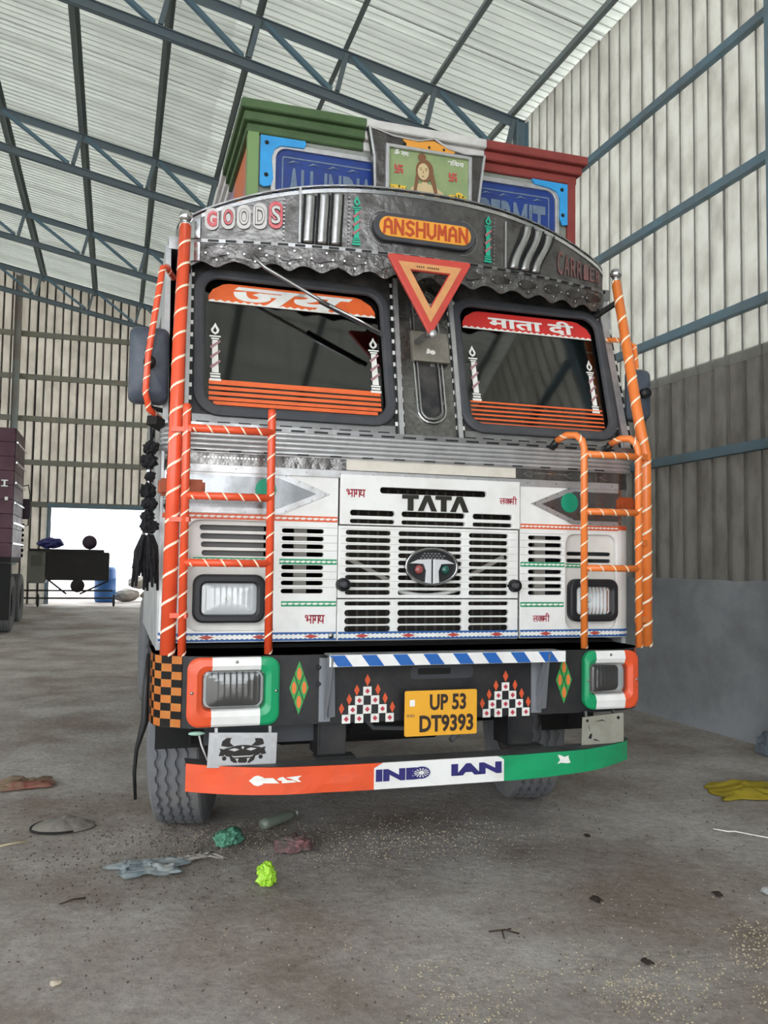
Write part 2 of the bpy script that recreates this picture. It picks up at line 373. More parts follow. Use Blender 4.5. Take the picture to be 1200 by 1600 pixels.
# flashing strip where wall meets roof
# wall columns at each truss
TY = [-3.4, .95, 5.2, 9.64, 14.09, 18.26, 22.3]
def _hcol(name, x, y, z1, parent, m, wd, dp):
    bm = bmesh.new(); add_box(bm, (x-dp/2, y-wd/2, 0), (x-dp/2+.014, y+wd/2, z1)); add_box(bm, (x+dp/2-.014, y-wd/2, 0), (x+dp/2, y+wd/2, z1)); add_box(bm, (x-dp/2, y-.006, 0), (x+dp/2, y+.006, z1))
    return from_bm(name, bm, parent, m)
for y in TY:
    o = _hcol('wall_column', 4.78, y, roof_z(4.78)-.15, wall_right, girt_m, .13, .16); o.location = (-XW, 0, 0); struct(o)

# far wall -----------------------------------------------------------
wall_back = struct(empty('wall_back', (0, YF, 0)))
DX0, DX1, DZ = -1.62, 1.9, 2.68
k = 0; x = XW-1.0
while x > XL-1:
    z0 = DZ if (x+.5 > DX0 and x+.5 < DX1) else .15
    xa = x
    prof_b = corr_profile(5, 1.0, .014)
    me = sheet_mesh('wall_sheet', prof_b, lambda s, d: (xa+s, d, z0), lambda s, d: (xa+s, d, roof_z(xa+s)+.02)); me.materials.append(wallf_m)
    link('wall_sheet', me, wall_back); x -= 1.0
# infill so that the door edge sits at DX0
me = sheet_mesh('wall_sheet', corr_profile(2, .46, .028), lambda s, d: (-2.08+s, -.006+d, .15), lambda s, d: (-2.08+s, -.006+d, DZ+.02)); me.materials.append(wallf_m); link('wall_sheet', me, wall_back)
for z in (7.05, 5.96, 4.9, 3.8, 2.75):
    for xa, xb in (((-19, XW),) if z > 2.7 else ()):
        bm = bmesh.new(); c_girt(bm, (xa, 0, z), (xb, 0, z), .13, .06, (0, -1, 0)); struct(from_bm('wall_girt', bm, wall_back, mat('dusty_girt', '7C7C72', .7, dirt=('8D8270', .8, 3))))
colm = mat('rusty_column', '8D9490', .6, dirt=('8A6A5C', .9, 1.1))
for x in (-2.52, -7.5, -13):
    o = _hcol('wall_column', x, -.2, roof_z(x)-.15, wall_back, colm, .2, .16); struct(o)
door_1 = struct(empty('door_1', (0, YF, 0)))
box('door_post', (DX0-.06, -.12, .2), (DX0, .05, DZ+.08), door_1, girt_m); box('door_post', (DX1, -.12, .2), (DX1+.06, .05, DZ+.08), door_1, girt_m); box('door_lintel', (DX0-.06, -.14, DZ), (DX1+.06, .06, DZ+.1), door_1, girt_m)

# roof ---------------------------------------------------------------
ceiling = struct(empty('ceiling', (0, 0, 0)))
Lr = XW-XR+.35
for side in (1, -1):
    if side == 1: f0 = lambda s, d: (XW+.3, s, roof_z(XW+.3)+.10-d); f1 = lambda s, d: (XR, s, roof_z(XR)+.10-d)
    else: f0 = lambda s, d: (XL-.3, s, ZE-.06+.10-d); f1 = lambda s, d: (XR, s, roof_z(XR)+.10-d)
    me = sheet_mesh('roof_sheet', corr_profile(8, 1.0, .014), f0, f1); me.materials.append(roof_m)
    for k in range(29):
        o = link('roof_sheet', me, ceiling); o.location = (0, YB+k, random.uniform(0, .005))
# purlins (Z sections) run along the shed
purl_x = [4.7, 3.62, 2.48, 1.42, .42, -.72, -1.95, -3.1, -4.3, -5.5, -6.7, -7.9, -8.95, -10.2, -11.5, -12.8, -14.1, -15.4, -16.7, -18.0, -19.3, -20.6, -21.9]
pm = mat('purlin_grey', '6B7779', .6, dirt=('7E8078', .5, 2))
for x in purl_x:
    z = roof_z(x)+.06; bm = bmesh.new()
    bar(bm, (x, YB, z-.07), (x, YF, z-.07), .006, .14); bar(bm, (x-.03, YB, z-.14), (x-.03, YF, z-.14), .06, .006); bar(bm, (x+.03, YB, z), (x+.03, YF, z), .06, .006)
    struct(from_bm('purlin', bm, ceiling, pm))
# lattice rafters
nodes = [p for p in purl_x if p > -9.5]
def rafter(y):
    r = struct(empty('roof_truss', (0, y, 0))); dz0, dz1 = -.13, -.66
    for (xa, xb) in ((4.82, XR), (XR, XL+.1)):
        for nm, dz, hh in (('top_chord', dz0, .12), ('bottom_chord', dz1-.03, .12)):
            bm = bmesh.new(); a = Vector((xa, 0, roof_z(xa)+dz)); b = Vector((xb, 0, roof_z(xb)+dz))
            bar(bm, a, b, .075, .008); bar(bm, a-Vector((0, 0, hh/2)), b-Vector((0, 0, hh/2)), .008, hh); bar(bm, a-Vector((0, 0, hh*.9)), b-Vector((0, 0, hh*.9)), .075, .008) if nm == 'bottom_chord' else None
            from_bm(nm, bm, r, truss_m)
    for i, x in enumerate(nodes):
        xb = x-.13
        bars('strut', [((x-.02, 0, roof_z(x)-.15), (xb, 0, roof_z(xb)+dz1), .055, .065, (0, 1, 0))], r, truss_m)
        if i > 0:
            xn = nodes[i-1]-.2
            bars('diagonal', [((x+.05, .02, roof_z(x)-.17), (xn, .02, roof_z(xn)+dz1), .05, .07, (0, 1, 0))], r, brace_m)
    return r
for y in TY: rafter(y)
# other long side: cement base, sheeted to z=4.4, then an open band up to the eave
bm = bmesh.new(); add_box(bm, (XL-.1, YB, -.05), (XL+.1, YF, 1.28)); struct(from_bm('wall_left', bm, None, conc))
bm = bmesh.new(); add_box(bm, (XL-.02, YB, 1.28), (XL+.02, YF, 3.6)); struct(from_bm('trim_1', bm, None, wallf_m))
wl_ = struct(empty('wall_left_posts', (XL, 0, 0)))
for y in TY: o = _hcol('wall_column', .16, y, ZE-.1, wl_, girt_m, .16, .22); struct(o)
# gable behind the camera: sheeted at the right, wide open at the left
bm = bmesh.new(); f = [bm.verts.new(p) for p in ((2.2, YB, 0), (XW, YB, 0), (XW, YB, ZE), (2.2, YB, roof_z(2.2)))]; bm.faces.new(f); bmesh.ops.solidify(bm, geom=bm.faces[:], thickness=.03)
struct(from_bm('wall_front', bm, None, wallf_m))
bm = bmesh.new(); f = [bm.verts.new(p) for p in ((XL, YB, 6.6), (2.2, YB, 6.6), (2.2, YB, roof_z(2.2)), (XR, YB, roof_z(XR)), (XL, YB, ZE))]; bm.faces.new(f); bmesh.ops.solidify(bm, geom=bm.faces[:], thickness=.03)
struct(from_bm('trim_2', bm, None, wallf_m))
#@@TRUCK
# ------------------------------------------------------------ the decorated truck (local frame: x across, y back, z up)
T = tag(empty('cargo_truck', (1.36, 3.83, 0)), 'decorated white cargo truck with orange striped poles and tricolour bumper, facing the viewer', 'truck')
lean = lambda u, v: max(0, v-2.0)*.27
vis = lambda u, v=0: .15*(u/1.1)**2
def dash_row(nm, parent, x0, x1, z, y, n, hh=.008, warp=None, fill=.6):
    st = (x1-x0)/n
    return tag(plates(nm, [rect(x0+st*i, x0+st*(i+fill), z-hh/2, z+hh/2) for i in range(n)], parent, blackm, y, .003, warp), kind='stuff')
# ---- cab shell
def side_fn(x, t=.02): return lambda u, v, w_: (x+w_, u, v)
for sx in (-1.17, 1.17):
    out = [(.06, .98), (.04, 2.0), (.23, 2.86), (1.9, 2.86), (1.9, .98)]
    hole = [(.42, 2.0), (.52, 2.6), (1.2, 2.62), (1.2, 2.0)]
    g = curve_geo([out, hole], .012); o = geo_obj('cab_side', [g], T, mat('cab_side_paint', 'C9CCCE', .35, .3, dirt=('6F7880', .5, 5)), side_fn(sx))
    dr = plate('door_window', [rrect(.46, 1.18, 2.02, 2.58, .05)], None, windglass, 0, .006); bpy.data.objects.remove(dr)
    geo_obj('door_window', [curve_geo([[(.42, 2.0), (.52, 2.6), (1.2, 2.62), (1.2, 2.0)]], .003)], o, windglass, side_fn(0))
    o.children[0].location = (0, 0, 0)
for o in [c for c in T.children if c.name.startswith('cab_side')]:
    sx = -1.17 if o.data.vertices[0].co.x < 0 else 1.17
    o.children[0].location = (sx, 0, 0)
box('cab_roof', (-1.17, .22, 2.84), (1.19, 1.9, 2.9), T, steel); box('cab_back', (-1.17, 1.88, .98), (1.19, 1.92, 2.86), T, dark)
box('cab_floor', (-1.12, .12, .95), (1.14, 1.88, 1.0), T, dark)
dash = box('dashboard', (-1.12, .12, 1.75), (1.14, .42, 2.0), T, blackm, .02)
for x0 in (-.95, .3):
    box('seat', (x0, 1.1, 1.35), (x0+.6, 1.7, 1.55), T, mat('seat_cloth', '3A2A2A', .9), .04); box('seat_back', (x0, 1.6, 1.5), (x0+.6, 1.78, 2.25), T, mat('seat_cloth', '3A2A2A', .9), .04)
bm = bmesh.new(); cx = .75
ring = [(cx+.2*cos(a), .55+.1*sin(a), 2.05+.17*sin(a)) for a in [2*pi*i/28 for i in range(29)]]
add_tube(bm, ring, .014, 8); add_tube(bm, [(cx, .55, 2.05), (cx, .4, 1.8)], .02, 8); add_tube(bm, [(cx-.2, .55, 2.05), (cx+.2, .55, 2.05)], .01, 6); from_bm('steering_wheel', bm, T, blackm, True)
# curtain panels behind the left screen
# ---- front corner wraps + body corners
def corner(name, x, sgn, z0, z1, m, y0=0., r=.09, extra=.35):
    path = [(x, y0)]
    for i in range(1, 8):
        a = radians(90*i/7); path.append((x+sgn*r*sin(a), y0+r-r*cos(a)))
    path.append((x+sgn*r, y0+r+extra))
    if sgn < 0: path = path[::-1]
    return ribbon(name, path, z0, z1, T, m, .012)
for sgn, xe in ((-1, -1.09), (1, 1.10)):
    corner('corner_panel', xe, sgn, 1.02, 1.59, white)
    corner('corner_chrome', xe, sgn, 1.59, 1.775, chrome, -.004)
    corner('corner_band', xe, sgn, 1.775, 1.858, etched, -.006)
# ---- lower front panels with louvres
def slot(x0, x1, z, h_=.0195): return rrect(x0, x1, z-h_/2, z+h_/2, h_/2-.0005, 4)
rowsA = (1.521, 1.486, 1.45, 1.414); rowsB = (1.355, 1.32, 1.284, 1.247)
# left wing
L0, L1 = -1.09, -.385
slotsL = [slot(-.645, -.45, z) for z in rowsA+rowsB]
recL = rrect(-1.065, -.68, 1.07, 1.56, .055)
pl = plate('wing_panel', [rect(L0, L1, 1.02, 1.79), recL]+slotsL, T, white, 0, .02, .003)
rc = plate('lamp_recess', [rrect(-1.075, -.67, 1.06, 1.57, .06), rrect(-1.03, -.72, 1.11, 1.315, .04)]+[slot(-1.01+.004*i, -.70, z, .024) for i, z in enumerate((1.527, 1.489, 1.452, 1.414))], T, white_in, .026, .012, .002)
# right wing
R0, R1 = .545, 1.10
slotsR = [slot(.59, .778, z) for z in (1.517, 1.481, 1.444, 1.406, 1.348, 1.312, 1.277, 1.243)]
recR = [(.80, 1.055), (1.085, 1.055), (1.125, 1.095), (1.125, 1.50), (1.115, 1.525), (1.085, 1.54), (.80, 1.54)]
recR = rrect(.798, 1.09, 1.06, 1.54, .05)
plate('wing_panel', [rect(R0, R1, 1.02, 1.79), recR]+slotsR, T, white, 0, .02, .003)
plate('lamp_recess', [rrect(.79, 1.10, 1.05, 1.55, .055), rrect(.825, 1.085, 1.11, 1.31, .04), slot(.817, 1.07, 1.441, .019), slot(.817, 1.07, 1.406, .019)], T, white_in, .024, .012, .002)
# stamped horizontal joints on the wings
for x0, x1 in ((-.655, L1), (R0, .79)):
    o = plates('stamped_joint', [rect(x0, x1, z-.0012, z+.0012) for z in (1.538, 1.503, 1.468, 1.432, 1.337, 1.302, 1.265)], T, mat('joint_shadow_paint', 'B9B5AE', .5), -.0008, .002); tag(o, kind='stuff')
# ---- grille (three stacked panels)
GC = ((-.347, -.128), (-.090, .232), (.270, .478))
gx0, gx1 = -.378, .538
up_s = [rrect(-.186, .358, 1.707, 1.736, .0135)]
for a, b in ((-.33, -.113), (-.078, .245), (.286, .497)): up_s += [slot(a, b, 1.612, .026), slot(a, b, 1.573, .019)]
gp = plate('grille_panel', [rect(gx0, gx1, 1.556, 1.79)]+up_s, T, white, -.012, .022, .003)
mid_s = [slot(a, b, 1.520-.0347*i, .0215) for i in range(9) for a, b in GC]
plate('grille_panel', [rect(gx0-.004, gx1-.006, 1.216, 1.551)]+mid_s, T, white, -.006, .02, .003)
low_s = [slot(a+.0, b+.004, z, h_) for z, h_ in ((1.191, .018), (1.147, .029), (1.110, .029), (1.073, .029)) for a, b in GC]
plate('grille_panel', [rect(gx0-.004, gx1-.006, 1.02, 1.211)]+low_s, T, white, -.004, .02, .003)
tag(plates('stamped_joint', [rect(gx0+.005, gx1-.015, 1.5375-.0347*i-.001, 1.5375-.0347*i+.001) for i in range(9)], T, mat('joint_shadow_paint', ''), -.0065, .002), kind='stuff')
# behind the grille
for x in (-.545, .69): box('slot_stay', (x-.03, .07, 1.2), (x+.03, .09, 1.55), T, mat('pale_grey_stay', 'A9A49C', .5))
box('inner_wing', (-1.05, .05, 1.34), (-.72, .06, 1.55), T, mat('inner_wing_grey', '5C5B5A', .6))
box('radiator', (-.42, .14, 1.0), (.60, .22, 1.76), T, mat('radiator_core', '2A2724', .7, .3, dirt=('4A443C', .6, 30)))
tag(bars('radiator_fins', [((x, .135, 1.02), (x, .135, 1.74), .012, .006, (0, 1, 0)) for x in [-.40+.05*i for i in range(20)]], T, mat('radiator_fin', '55504A', .6, .4)), kind='stuff')
for a_, b_ in ((-.36, -.12), (.48, .26)): bars('cross_stay', [((a_, .06, 1.42), (b_, .07, 1.30), .02, .02)], T, mat('pale_grey_stay', 'A9A49C', .5))
bm = bmesh.new(); add_tube(bm, [(-.11+.36*i/20, .05, 1.262-.035*sin(pi*i/20)) for i in range(21)], .012, 8); from_bm('grille_hoop', bm, T, white, True)
for x in (-.358, .509):
    o = lathe('rubber_buffer', [(0, -.034), (.026, -.034), (.03, -.026), (.03, -.004), (.034, 0)], T, blackm, 20, 'Y', (x, 0, 1.278)); 
    for v in o.data.vertices: v.co.y = -v.co.y-.008 if v.co.y > 0 else v.co.y
    lathe('buffer_bore', [(0, 0), (.014, 0), (.014, -.003), (0, -.003)], o, rubber, 12, 'Y', (x, -.043, 1.278))
# lettering on the grille
def tata_letters():
    isl = []
    z0, z1 = 1.630, 1.705; zb = z1-.019
    xs = [-.078, .007, .090, .172]; wd = .086
    for i, x in enumerate(xs):
        if i % 2 == 0: isl.append([(x, z1), (x+wd-.004, z1), (x+wd-.004, zb), (x+.056, zb), (x+.056, z0), (x+.028, z0), (x+.028, zb), (x, zb)][::-1])
        else: isl.append([(x-.006, z0), (x+.028, z1), (x+.056, z1), (x+.090, z0), (x+.062, z0), (x+.042, z0+.048), (x+.022, z0)])
    return plates('chrome_lettering', isl, T, mat('black_lettering', '26241F', .35), -.018, .008)
tata_letters().name = 'raised_lettering'
BH = [('भ', 0, 1), ('ा', .62, 1), ('ग', .78, 1), ('य', 1.19, 1)]
LK = [('ल', 0, 1), ('क', .66, .8), ('ष', 1.05, .8), ('म', 1.38, .9), ('ी', 1.78, 1)]
text('painted_word', '', (-.351, -.258, 1.684, 1.722), T, maroon_t, -.0135, glyphs=BH, bold=.015)
text('painted_word', '', (.427, .520, 1.676, 1.718), T, maroon_t, -.0135, glyphs=LK, bold=.015)
text('painted_word', '', (-.533, -.440, 1.100, 1.140), T, maroon_t, -.0015, glyphs=BH, bold=.015)
text('painted_word', '', (.616, .708, 1.100, 1.144), T, maroon_t, -.0015, glyphs=LK, bold=.015)
# oval emblem
E0 = (.071, 1.367); ea, eb = .134, .089
em = plate('emblem', [ell(*E0, ea, eb, 40)], T, blackm, -.022, .012)
plate('emblem_ring', [ell(*E0, ea, eb, 40), ell(*E0, ea-.012, eb-.011, 40)], em, chrome, -.034, .02, .003)
tag(plates('emblem_mesh', [ell(.071+.018*i+(.009 if j % 2 else 0), 1.428-.011*j, .006, .0035, 8) for j in range(3) for i in range(-4+j//2, 5-j//2) if abs(i) < 5-(2-j)], em, steel, -.0245, .003), kind='stuff')
arcT = [(.071-.118+.236*i/16, 1.392+.012*sin(pi*i/16)) for i in range(17)]
tl = [(-.045, 1.372), (-.010, 1.385), (.046, 1.387), (.062, 1.392), (.064, 1.340), (.066, 1.288), (.040, 1.288), (.030, 1.330), (.022, 1.368), (-.010, 1.374)]
tl = [(-.044, 1.380), (.0, 1.399), (.066, 1.402), (.066, 1.286), (.036, 1.290), (.040, 1.345), (.026, 1.378), (-.01, 1.380)]
plate('emblem_letter', [tl[::-1]], em, mat('bright_chrome_plastic', 'E2E3E5', .3, .3), -.036, .014, .002); plate('emblem_letter', [[(.142-x, z) for x, z in tl]], em, mat('bright_chrome_plastic', ''), -.036, .014, .002)
tag(sphere('emblem_light', (.004, -.032, 1.352), .021, em, mat('red_lens', '9C4A4A', .25, coat=.5, dirt=('5A2A2A', .6, 60)), (1, .6, 1)), 'red round lens'); tag(sphere('emblem_light', (.138, -.032, 1.352), .021, em, mat('green_lens', '1F5A50', .25, coat=.5, dirt=('14332E', .6, 60)), (1, .6, 1)), 'green round lens')
# ---- painted borders
def wave_strip(x0, x1, z, h_, base, parent, n, nm='painted_border', y=-.002, both=False):
    s = plate(nm, [rect(x0, x1, z-h_/2, z+h_/2)], parent, base, y, .002)
    isl = []
    st = (x1-x0)/n
    for i in range(n):
        cx_ = x0+st*(i+.5); isl.append([(cx_-st*.42, z-h_*.12), (cx_, z-h_*.22), (cx_+st*.42, z-h_*.02), (cx_+st*.5, z+h_*.12), (cx_, z+h_*.2), (cx_-st*.4, z+h_*.12)])
    o = plates('white_wave', isl, s, whitep, y-.0015, .002); return s
ob_ = mat('border_orange', 'D9603A', .45); gb_ = mat('border_green', '2B9467', .45); bb_ = mat('border_blue', '2C5C9A', .45)
wave_strip(-1.09, -.388, 1.577, .026, ob_, T, 24); wave_strip(.547, 1.10, 1.573, .024, ob_, T, 24)
wave_strip(-.655, -.388, 1.381, .025, gb_, T, 11); wave_strip(.547, .79, 1.384, .024, gb_, T, 10)
wave_strip(-1.035, -.70, 1.386, .018, gb_, T, 12, y=.022); wave_strip(.80, .915, 1.381, .02, gb_, T, 5, y=.02)
wave_strip(-.643, -.388, 1.190, .024, gb_, T, 9); wave_strip(.547, .786, 1.186, .024, gb_, T, 8)
for x0, x1, y in ((-1.09, -.386, -.002), (gx0, gx1-.008, -.008), (.546, 1.10, -.002)):
    s = plate('painted_border', [rect(x0, x1, 1.024, 1.062)], T, bb_, y, .002)
    n = int((x1-x0)/.022); st = (x1-x0)/n
    wv = [(x0, 1.032)]+[(x0+st*(i/2), 1.0315+(.005 if i % 2 else 0)) for i in range(2*n+1)]+[(x0+st*(i/2), 1.0545-(.005 if i % 2 else 0)) for i in range(2*n, -1, -1)]
    plate('white_wave', [wv[1:]], s, whitep, y-.0015, .002)
    k = max(2, int((x1-x0)/.185)); plates('red_diamond', [diam(x0+(x1-x0)*(i+.5)/k, 1.043, .034, .0095) for i in range(k)], s, mat('border_red', 'B8473C', .5), y-.003, .002)
for sgn, xe in ((-1, -1.09), (1, 1.10)):
    corner('painted_border', xe, sgn, 1.024, 1.062, bb_, -.003); corner('painted_border', xe, sgn, 1.036, 1.05, whitep, -.0045); corner('painted_border', xe, sgn, 1.566, 1.588, ob_, -.003)
sphere('bolt_head', (-.41, -.004, 1.045), .014, T, steel, (1, .5, 1), 12)
# side decal on left corner
# ---- arrow shaped mirror plates
for pts, inn, dot in (([(-1.09, 1.592), (-.655, 1.592), (-.427, 1.692), (-.655, 1.784), (-1.09, 1.784)], [(-1.09, 1.618), (-.668, 1.618), (-.49, 1.692), (-.668, 1.758), (-1.09, 1.758)], (-.725, 1.703)),
                      ([(1.10, 1.585), (.835, 1.588), (.600, 1.687), (.835, 1.782), (1.10, 1.782)], [(1.10, 1.608), (.846, 1.610), (.662, 1.687), (.846, 1.755), (1.10, 1.755)], (.815, 1.697))):
    if pts[2][0] > 0: pts = pts[::-1]; inn = inn[::-1]
    a = plate('arrow_plate', [pts], T, alu, -.004, .003, .0008)
    plate('arrow_mirror', [inn], a, mat('smoky_mirror_steel', '8F9193', .24, 1, dirt=('5F5E5E', .5, 5), bump=(3, .15)), -.0065, .003)
    plate('reflector_dot', [[(x, z) for x, z in ell(dot[0], dot[1], .048, .05, 24)]], a, mat('teal_green_reflector', '13916F', .45), -.0095, .003)
    tag(plates('rivet', [ell(p0[0]*(1-f)+p1[0]*f, p0[1]*(1-f)+p1[1]*f, .004, .004, 8) for p0, p1 in zip(pts, pts[1:]) for f in (.1, .37, .63, .9)], a, steel, -.007, .002, lambda u, v: 0), kind='stuff')
    for r_ in a.children:
        if r_.name.startswith('rivet'):
            for v in r_.data.vertices: v.co.z += (.007 if v.co.z < 1.69 else -.007)
# amber side lamps at the corners
for sgn, xe in ((-1, -1.17), (1, 1.17)):
    bx_ = box('side_lamp', (xe-.025 if sgn < 0 else xe-.085, -.03, 1.66), (xe+.175 if sgn < 0 else xe+.02, .03, 1.735), T, amber, .012)
# ---- bands above the grille
plate('aluminium_band', [rect(-1.09, 1.10, 1.772, 1.808)], T, alu, -.008, .006, .001)
plate('etched_band', [rect(-1.09, 1.10, 1.806, 1.860)], T, etched, -.012, .008)
plates('rivet', [ell(-1.02+.16*i, 1.79, .004, .004, 8) for i in range(14)], T, steel, -.0105, .003)
for x0, x1 in ((-1.0, -.74), (.62, .80)):
    tag(plates('dotted_motif', [ell(x0+(x1-x0)*i/16, 1.838, .005, .004, 6) for i in range(17)], T, chrome, -.0145, .003), kind='stuff')
tag(plates('etched_motif', [[(x, 1.832), (x+.045, 1.850), (x+.045, 1.846), (x+.012, 1.832), (x+.045, 1.818), (x+.045, 1.814)] for x in (-.36-.06, -.30-.1, .55, .78, .98)], T, steel, -.0145, .003), kind='stuff')
plate('masking_tape', [rect(-.352, .512, 1.809, 1.863)], T, mat('off_white_tape', 'D8D2C6', .6, dirt=('B0A898', .5, 9)), -.0145, .003, 0, lambda u, v: 0)
# ribbed band curling at the ends
for k in range(5):
    z = 1.872+.0215*k
    pts = [(-1.09, -.02, z)]+[(-1.09-.09*sin(radians(15*i)), -.02+.09-.09*cos(radians(15*i)), z) for i in range(1, 7)]; pts = pts[::-1]+[(1.10, -.02, z)]+[(1.10+.09*sin(radians(15*i)), .07-.09*cos(radians(15*i)), z) for i in range(1, 7)]
    pts = [(-1.18, .5, z)]+pts+[(1.19, .5, z)]
    bm = bmesh.new(); add_tube(bm, pts, .0115, 8); from_bm('band_rib', bm, T, mat('satin_aluminium', 'CDCDCF', .36, .75, dirt=('8C8A88', .5, 9)), True)
path = [(-1.17, .5)]+[(-1.09-.085*cos(radians(15*i)), .065-.085*sin(radians(15*i))) for i in range(0, 7)]+[(1.10+.085*sin(radians(15*i)), .065-.085*cos(radians(15*i))) for i in range(0, 7)]+[(1.185, .5)]
ribbon('ribbed_band', path, 1.858, 1.985, T, alu, .02)
dash_row('dash_trim', T, -1.05, 1.10, 1.973, -.034, 20, .008); dash_row('dash_trim', T, -1.05, 1.10, 1.866, -.034, 14, .006, None, .35)
# ---- windscreen wall
HL = [(-1.035, -.112), (.255, 1.110)]
frame_h = [rrect(HL[0][0], HL[0][1], 2.045, 2.745, .10, 6), rrect(HL[1][0], HL[1][1], 2.045, 2.745, .10, 6)]
plate('windscreen_frame', [[(-1.10, 1.96), (1.19, 1.96), (1.185, 2.88), (-1.085, 2.88)]]+frame_h, T, mat('grey_cab_paint', '2A2A2D', .5, .2, dirt=('7A756E', .5, 6)), .02, .03, .003, lean)
box('scuttle', (-1.1, -.03, 1.96), (1.19, .06, 1.99), T, steel, .004)
for xa, xb in ((-1.06, -.09), (.235, 1.14)): plate('screen_sill', [rect(xa, xb, 1.99, 2.035)], T, steel, .012, .01, .002, lean)
dash_row('dash_trim', T, -1.04, -.1, 1.998, .008, 10, .007); dash_row('dash_trim', T, .25, 1.12, 1.998, .008, 9, .007)
def flame_pillar(x, z0, z1, s, parent, m, y, warp, m2=None, col2=None):
    """a torch motif: stepped foot, shaft with a ribbon, two bars and a flame"""
    h_ = z1-z0; L = []
    for (a, b, ww) in ((0, .04, 1), (.055, .09, .85), (.105, .13, .9)): L.append(rect(x-s*ww, x+s*ww, z0+a*h_, z0+b*h_))
    L.append([(x-s*.6, z0+.14*h_), (x+s*.6, z0+.14*h_), (x+s*.45, z0+.70*h_), (x-s*.5, z0+.70*h_)])
    for (a, b, ww) in ((.71, .735, .7), (.75, .775, 1)): L.append(rect(x-s*ww, x+s*ww, z0+a*h_, z0+b*h_))
    o = plates('torch_motif', L, parent, m, y, .002, warp)
    fl = [(x, z0+.79*h_), (x+s*.6, z0+.83*h_), (x+s*.75, z0+.88*h_), (x+s*.35, z0+.94*h_), (x+s*.05, z1), (x-s*.3, z0+.94*h_), (x-s*.75, z0+.88*h_), (x-s*.6, z0+.83*h_)]
    plate('torch_flame', [fl, [(x+(a-x)*.45, z0+.865*h_+(b-z0-.865*h_)*.5) for a, b in fl]], o, m, y-.001, .002, 0, warp)
    rib = []
    for k in range(3):
        zc = z0+(.24+.17*k)*h_; rib.append([(x-s*.95, zc), (x-s*.7, zc-.012*1), (x+s*.95, zc+.055*h_*1.6), (x+s*.8, zc+.075*h_*1.6)])
    plates('torch_ribbon', rib, o, m2 or mat('ribbon_pink', 'A07A80', .5), y-.0025, .002, warp)
    return o
wl = lean
for wi, ((x0, x1), ban, word, col, tx) in enumerate(((HL[0], None, 'j', orange_s, None), (HL[1], None, 'm', red_s, None))):
    g = plate('windscreen', [rrect(x0-.01, x1+.01, 2.035, 2.755, .11, 6)], T, windglass, .03, .005, 0, wl)
    plate('gasket', [rrect(x0-.018, x1+.018, 2.027, 2.763, .118, 6), rrect(x0+.034, x1-.034, 2.078, 2.712, .07, 6)], g, rubber, -.008, .034, .014, wl)
    # sun strip
    a, b = x0+.052, x1-.052
    zt, zb = 2.700, 2.598
    ban = [(a, zb), (b, zb), (b, zb+.03), (b-.02, zb+.065), (b-.07, zt-.006), (b-.10, zt), (a+.10, zt), (a+.07, zt-.006), (a+.02, zb+.065), (a, zb+.03)]
    sb_ = plate('sun_strip', [ban], g, col, .027, .002, 0, wl)
    n = 22; st = (b-a)/n
    plates('strip_border', [rect(a, b, zb, zb+.005)]+[[(a+st*i, zb+.005), (a+st*(i+1), zb+.005), (a+st*(i+.5), zb+.014)] for i in range(n)], sb_, whitep, .0255, .002, wl)
    # hinged side frost: stripes along the bottom
    if wi == 0:
        text('painted_word', 'जय', (-.865, -.275, 2.605, 2.688), sb_, whitep, .0235, wl, .035, .35)
        plates('stripe', [rect(a, b, 2.195-.0255*k-.012, 2.195-.0255*k+(.004 if k else .012)) for k in range(4)]+[rect(a+.02, b-.02, 2.085, 2.102)], g, orange_s, .027, .002, wl)
        flame_pillar(-.953, 2.20, 2.49, .026, g, whitep, .026, wl); flame_pillar(-.185, 2.20, 2.49, .026, g, whitep, .026, wl)
    else:
        text('painted_word', 'माता दी', (.455, .955, 2.612, 2.692), sb_, whitep, .0235, wl, .03)
        plates('stripe', [rect(a, b, 2.195-.0225*k-.0045, 2.195-.0225*k+.0045) for k in range(6)], g, orange_s, .027, .002, wl)
        flame_pillar(.345, 2.20, 2.50, .024, g, whitep, .026, wl); flame_pillar(1.02, 2.18, 2.48, .022, g, whitep, .026, wl)
# black curtain behind the left screen
bm = bmesh.new(); g = []
for i in range(61):
    x = -1.03+.92*i/60; yy = .14+.012*sin(i*1.1)
    g.append((bm.verts.new((x, yy-.02, 2.05)), bm.verts.new((x, yy+.17, 2.75))))
for i in range(60): bm.faces.new((g[i][0], g[i+1][0], g[i+1][1], g[i][1]))
from_bm('curtain', bm, T, mat('black_curtain', '1C1B1B', .8), True)
# wiper
bm = bmesh.new(); add_tube(bm, [(-.80, .07, 2.80), (-.74, .06, 2.745), (-.50, .035, 2.62), (-.44, .03, 2.585)], [.012, .009, .009, .008], 8); w_ = from_bm('wiper_arm', bm, T, steel, True)
bm = bmesh.new(); bar(bm, (-.48, .045, 2.61), (-.175, -.0, 2.463), .012, .022); from_bm('wiper_blade', bm, w_, blackm)
bm = bmesh.new(); add_tube(bm, [(-.44, .02, 2.588), (-.29, .0, 2.52), (-.20, -.01, 2.475)], .007, 6); from_bm('wiper_holder', bm, w_, chrome, True)
